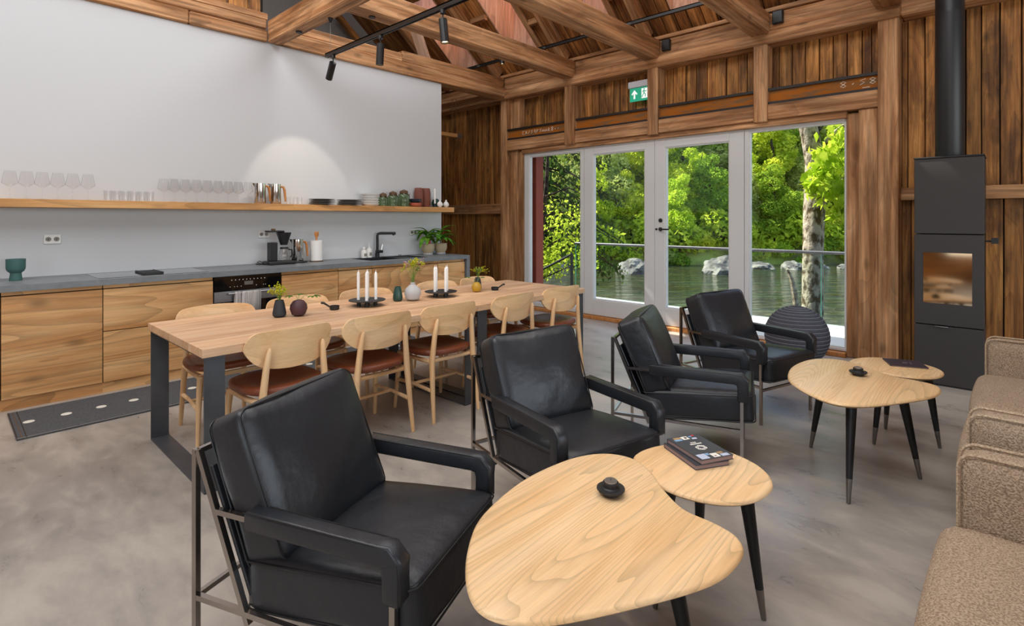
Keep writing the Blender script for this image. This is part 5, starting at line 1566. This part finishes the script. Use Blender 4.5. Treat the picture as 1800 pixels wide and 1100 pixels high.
# ------------------------------------------------------------------ wood stove
SX = (-.642, -.184); SYF, SYR = 5.82, 6.2
ST = thing('wood_stove', 'tall dark grey steel wood stove with glass door and black flue', 'stove')
box('lower_drawer', M['stove'], SX[0], SX[1], SYF, SYR, .012, .508, ST, bevel=.004)
box('plinth', M['black'], SX[0] + .01, SX[1] - .01, SYF + .01, SYR, 0, .012, ST)
dr = box('firebox_door', M['stove'], SX[0], SX[1], SYF, SYF + .03, .516, 1.285, ST, bevel=.004)
box('firebox', M['stove'], SX[0] + .004, SX[1] - .004, SYF + .032, SYR, .512, 1.287, ST)
box('upper_casing', M['stove'], SX[0], SX[1], SYF, SYR, 1.293, 1.935, ST, bevel=.004)
box('top_plate', M['black'], SX[0] - .004, SX[1] + .004, SYF - .006, SYR, 1.936, 1.95, ST, bevel=.003)
gp = box('door_glass', M['stoveglass'], -.579, -.258, SYF - .002, SYF + .01, .70, 1.132, ST)
gp['label'] = 'reflective firebox window'
hn = MB().box(-.50, -.41, SYF - .022, SYF - .001, .504, .512).build('handle', M['chrome'], ST)
box('side_slot', M['black'], SX[1], SX[1] + .002, SYF + .03, SYF + .06, .75, 1.2, ST)
dm = MB().sweep([(SX[1], 5.95, 1.235), (SX[1] + .045, 5.95, 1.235)], .008, 8)
dm.box(SX[1] + .04, SX[1] + .085, 5.93, 5.97, 1.215, 1.262)
dm.build('damper_handle', M['black'], ST)
MB().lathe([(.100, 1.95), (.102, 1.955), (.102, 3.2), (.1025, 3.205), (.102, 3.21), (.102, 3.92)], 36).build('flue', M['flue'], ST, smooth=True, loc=(-.415, 6.02, 0))

# ------------------------------------------------------------------ exit sign, speakers, track lights
EX = thing('exit_sign', 'green emergency exit sign with arrow and running figure', 'sign', (0, 0, 0))
box('housing', M['signgrey'], -3.80, -3.475, 6.34, 6.40, 3.165, 3.25, EX, bevel=.006)
ep = box('sign_plate', M['signgreen'], -3.785, -3.475, 6.365, 6.372, 2.985, 3.162, EX)
def poly(name, pts, mat, y=6.3645, par=EX):
    m = MB(); n = len(pts)
    m.add([(x_, y, z_) for x_, z_ in pts] + [(x_, y + .001, z_) for x_, z_ in pts], [tuple(range(n)), tuple(reversed(range(n, 2 * n)))] + [(i, (i + 1) % n, n + (i + 1) % n, n + i) for i in range(n)])
    return m.build(name, M[mat], par)
ax, az = -3.715, 3.075
poly('arrow', [(ax, az + .062), (ax + .045, az + .01), (ax + .032, az - .004), (ax + .012, az + .02), (ax + .012, az - .055), (ax - .012, az - .055), (ax - .012, az + .02), (ax - .032, az - .004), (ax - .045, az + .01)], 'signwhite')
poly('doorway', [(-3.61, 3.015), (-3.61, 3.145), (-3.52, 3.145), (-3.52, 3.015)], 'signwhite')
fg = MB()
for pts in ([(-3.575, 3.120), (-3.57, 3.085)], [(-3.57, 3.085), (-3.59, 3.055), (-3.605, 3.03)], [(-3.57, 3.085), (-3.55, 3.06), (-3.555, 3.03)], [(-3.575, 3.115), (-3.595, 3.095)], [(-3.575, 3.115), (-3.55, 3.10), (-3.535, 3.11)]):
    fg.sweep([(x_, 6.364, z_) for x_, z_ in pts], .006, 5)
fg.build('running_figure', M['signgreen'], EX)
MB().lathe([(.009, 0), (.009, .002)], 12).build('running_figure', M['signgreen'], EX, loc=(-3.57, 6.3645, 3.133), rot=(R(90), 0, 0))
for k, (x_, z_) in enumerate(((-3.215, 3.61), (-1.895, 3.625))):
    t = thing('wall_speaker', ['small black box on the top plate beside the exit sign bay', 'small black box on the top plate beside the third tie beam'][k], 'speaker', (x_, 6.31, z_))
    MB().box(-.055, .055, -.05, 0, -.07, .07).build('body', M['black'], t, bevel=.008)
    MB().box(-.045, .045, -.053, -.05, -.06, .06).build('grille', M['spot'], t)
def track(name, label, x0, x1, y, z):
    t = thing(name, label, 'track light', (0, 0, 0))
    m = MB().box(x0, x1, y - .018, y - .006, z - .02, z + .02).box(x0, x1, y + .006, y + .018, z - .02, z + .02).box(x0, x1, y - .018, y + .018, z + .01, z + .02)
    m.build('rail', M['spot'], t)
    MB().box(x0, x1, y - .005, y + .005, z + .0, z + .009).build('conductor', M['alu'], t)
    return t
TR = track('lighting_track', 'long black lighting track hung under the cross beam', -5.03, 2.0, 2.66, 3.05)
t2 = track('lighting_track', 'black lighting track resting on the tie beams near the doors', -6.35, 1.2, 5.72, 3.78)
for x_, y_ in ((-4.86, 2.61),):
    MB().sweep([(x_, y_, 3.07), (x_, y_, 3.345)], .002, 5).build('suspension_wire', M['fringe'], TR)
    MB().lathe([(.010, -.045), (.024, 0)], 12).build('ceiling_cup', M['black'], TR, smooth=True, loc=(x_, y_, 3.371))
def spot(label, base, aim, watt, ln=.19, r=.033, col_=(1., .86, .68), cone=52):
    b = Vector(base); d = (Vector(aim) - b).normalized()
    t = thing('spotlight', label, 'spotlight', base, 0, 'black cylinder spotlights')
    MB().lathe([(.022, -.03), (.022, .0)], 12).build('adapter', M['spot'], t, smooth=True)
    MB().sweep([(0, 0, -.03), (0, 0, -.075)], .006, 8).build('stem', M['spot'], t)
    rot = d.to_track_quat('-Z', 'Y').to_euler()
    hd_ = MB().lathe([(r * .5, 0), (r, -.006), (r, -ln), (r * .9, -ln), (r * .86, -ln + .012)], 22, cap1=False).build('head', M['spot'], t, smooth=True, loc=(0, 0, -.068), rot=rot)
    MB().lathe([(r * .85, -ln + .014), (.001, -ln + .0145)], 18, cap0=False).build('lens', M['lampwarm'], hd_)
    if watt:
        p = b + Vector((0, 0, -.068)) + d * (ln + .01)
        light('spot_beam', 'SPOT', p, watt, col_, aim=p + d, spot_size=R(cone), spot_blend=.35, shadow_soft_size=.02)
spot('spotlight at the end of the long track, aimed at the white wall', (-4.90, 2.66, 3.03), (-6.06, 2.86, 1.75), 22)
spot('second spotlight on the long track, pointing down at the table', (-4.07, 2.66, 3.03), (-4.25, 2.62, 0), 25)
spot('third spotlight on the long track, pointing down near the armchairs', (-3.22, 2.66, 3.03), (-2.9, 2.75, 0), 25)
spot('fourth spotlight on the long track above the coffee tables', (-1.4, 2.66, 3.03), (-1.0, 2.2, 0), 30)
spot('spotlight on the far track by the dormer shaft nearest the kitchen', (-5.55, 5.72, 3.90), (-5.55, 5.72, 0), 0, ln=.12)
spot('spotlight on the far track by the second dormer shaft', (-4.16, 5.72, 4.05), (-4.2, 5.6, 0), 0, ln=.12)
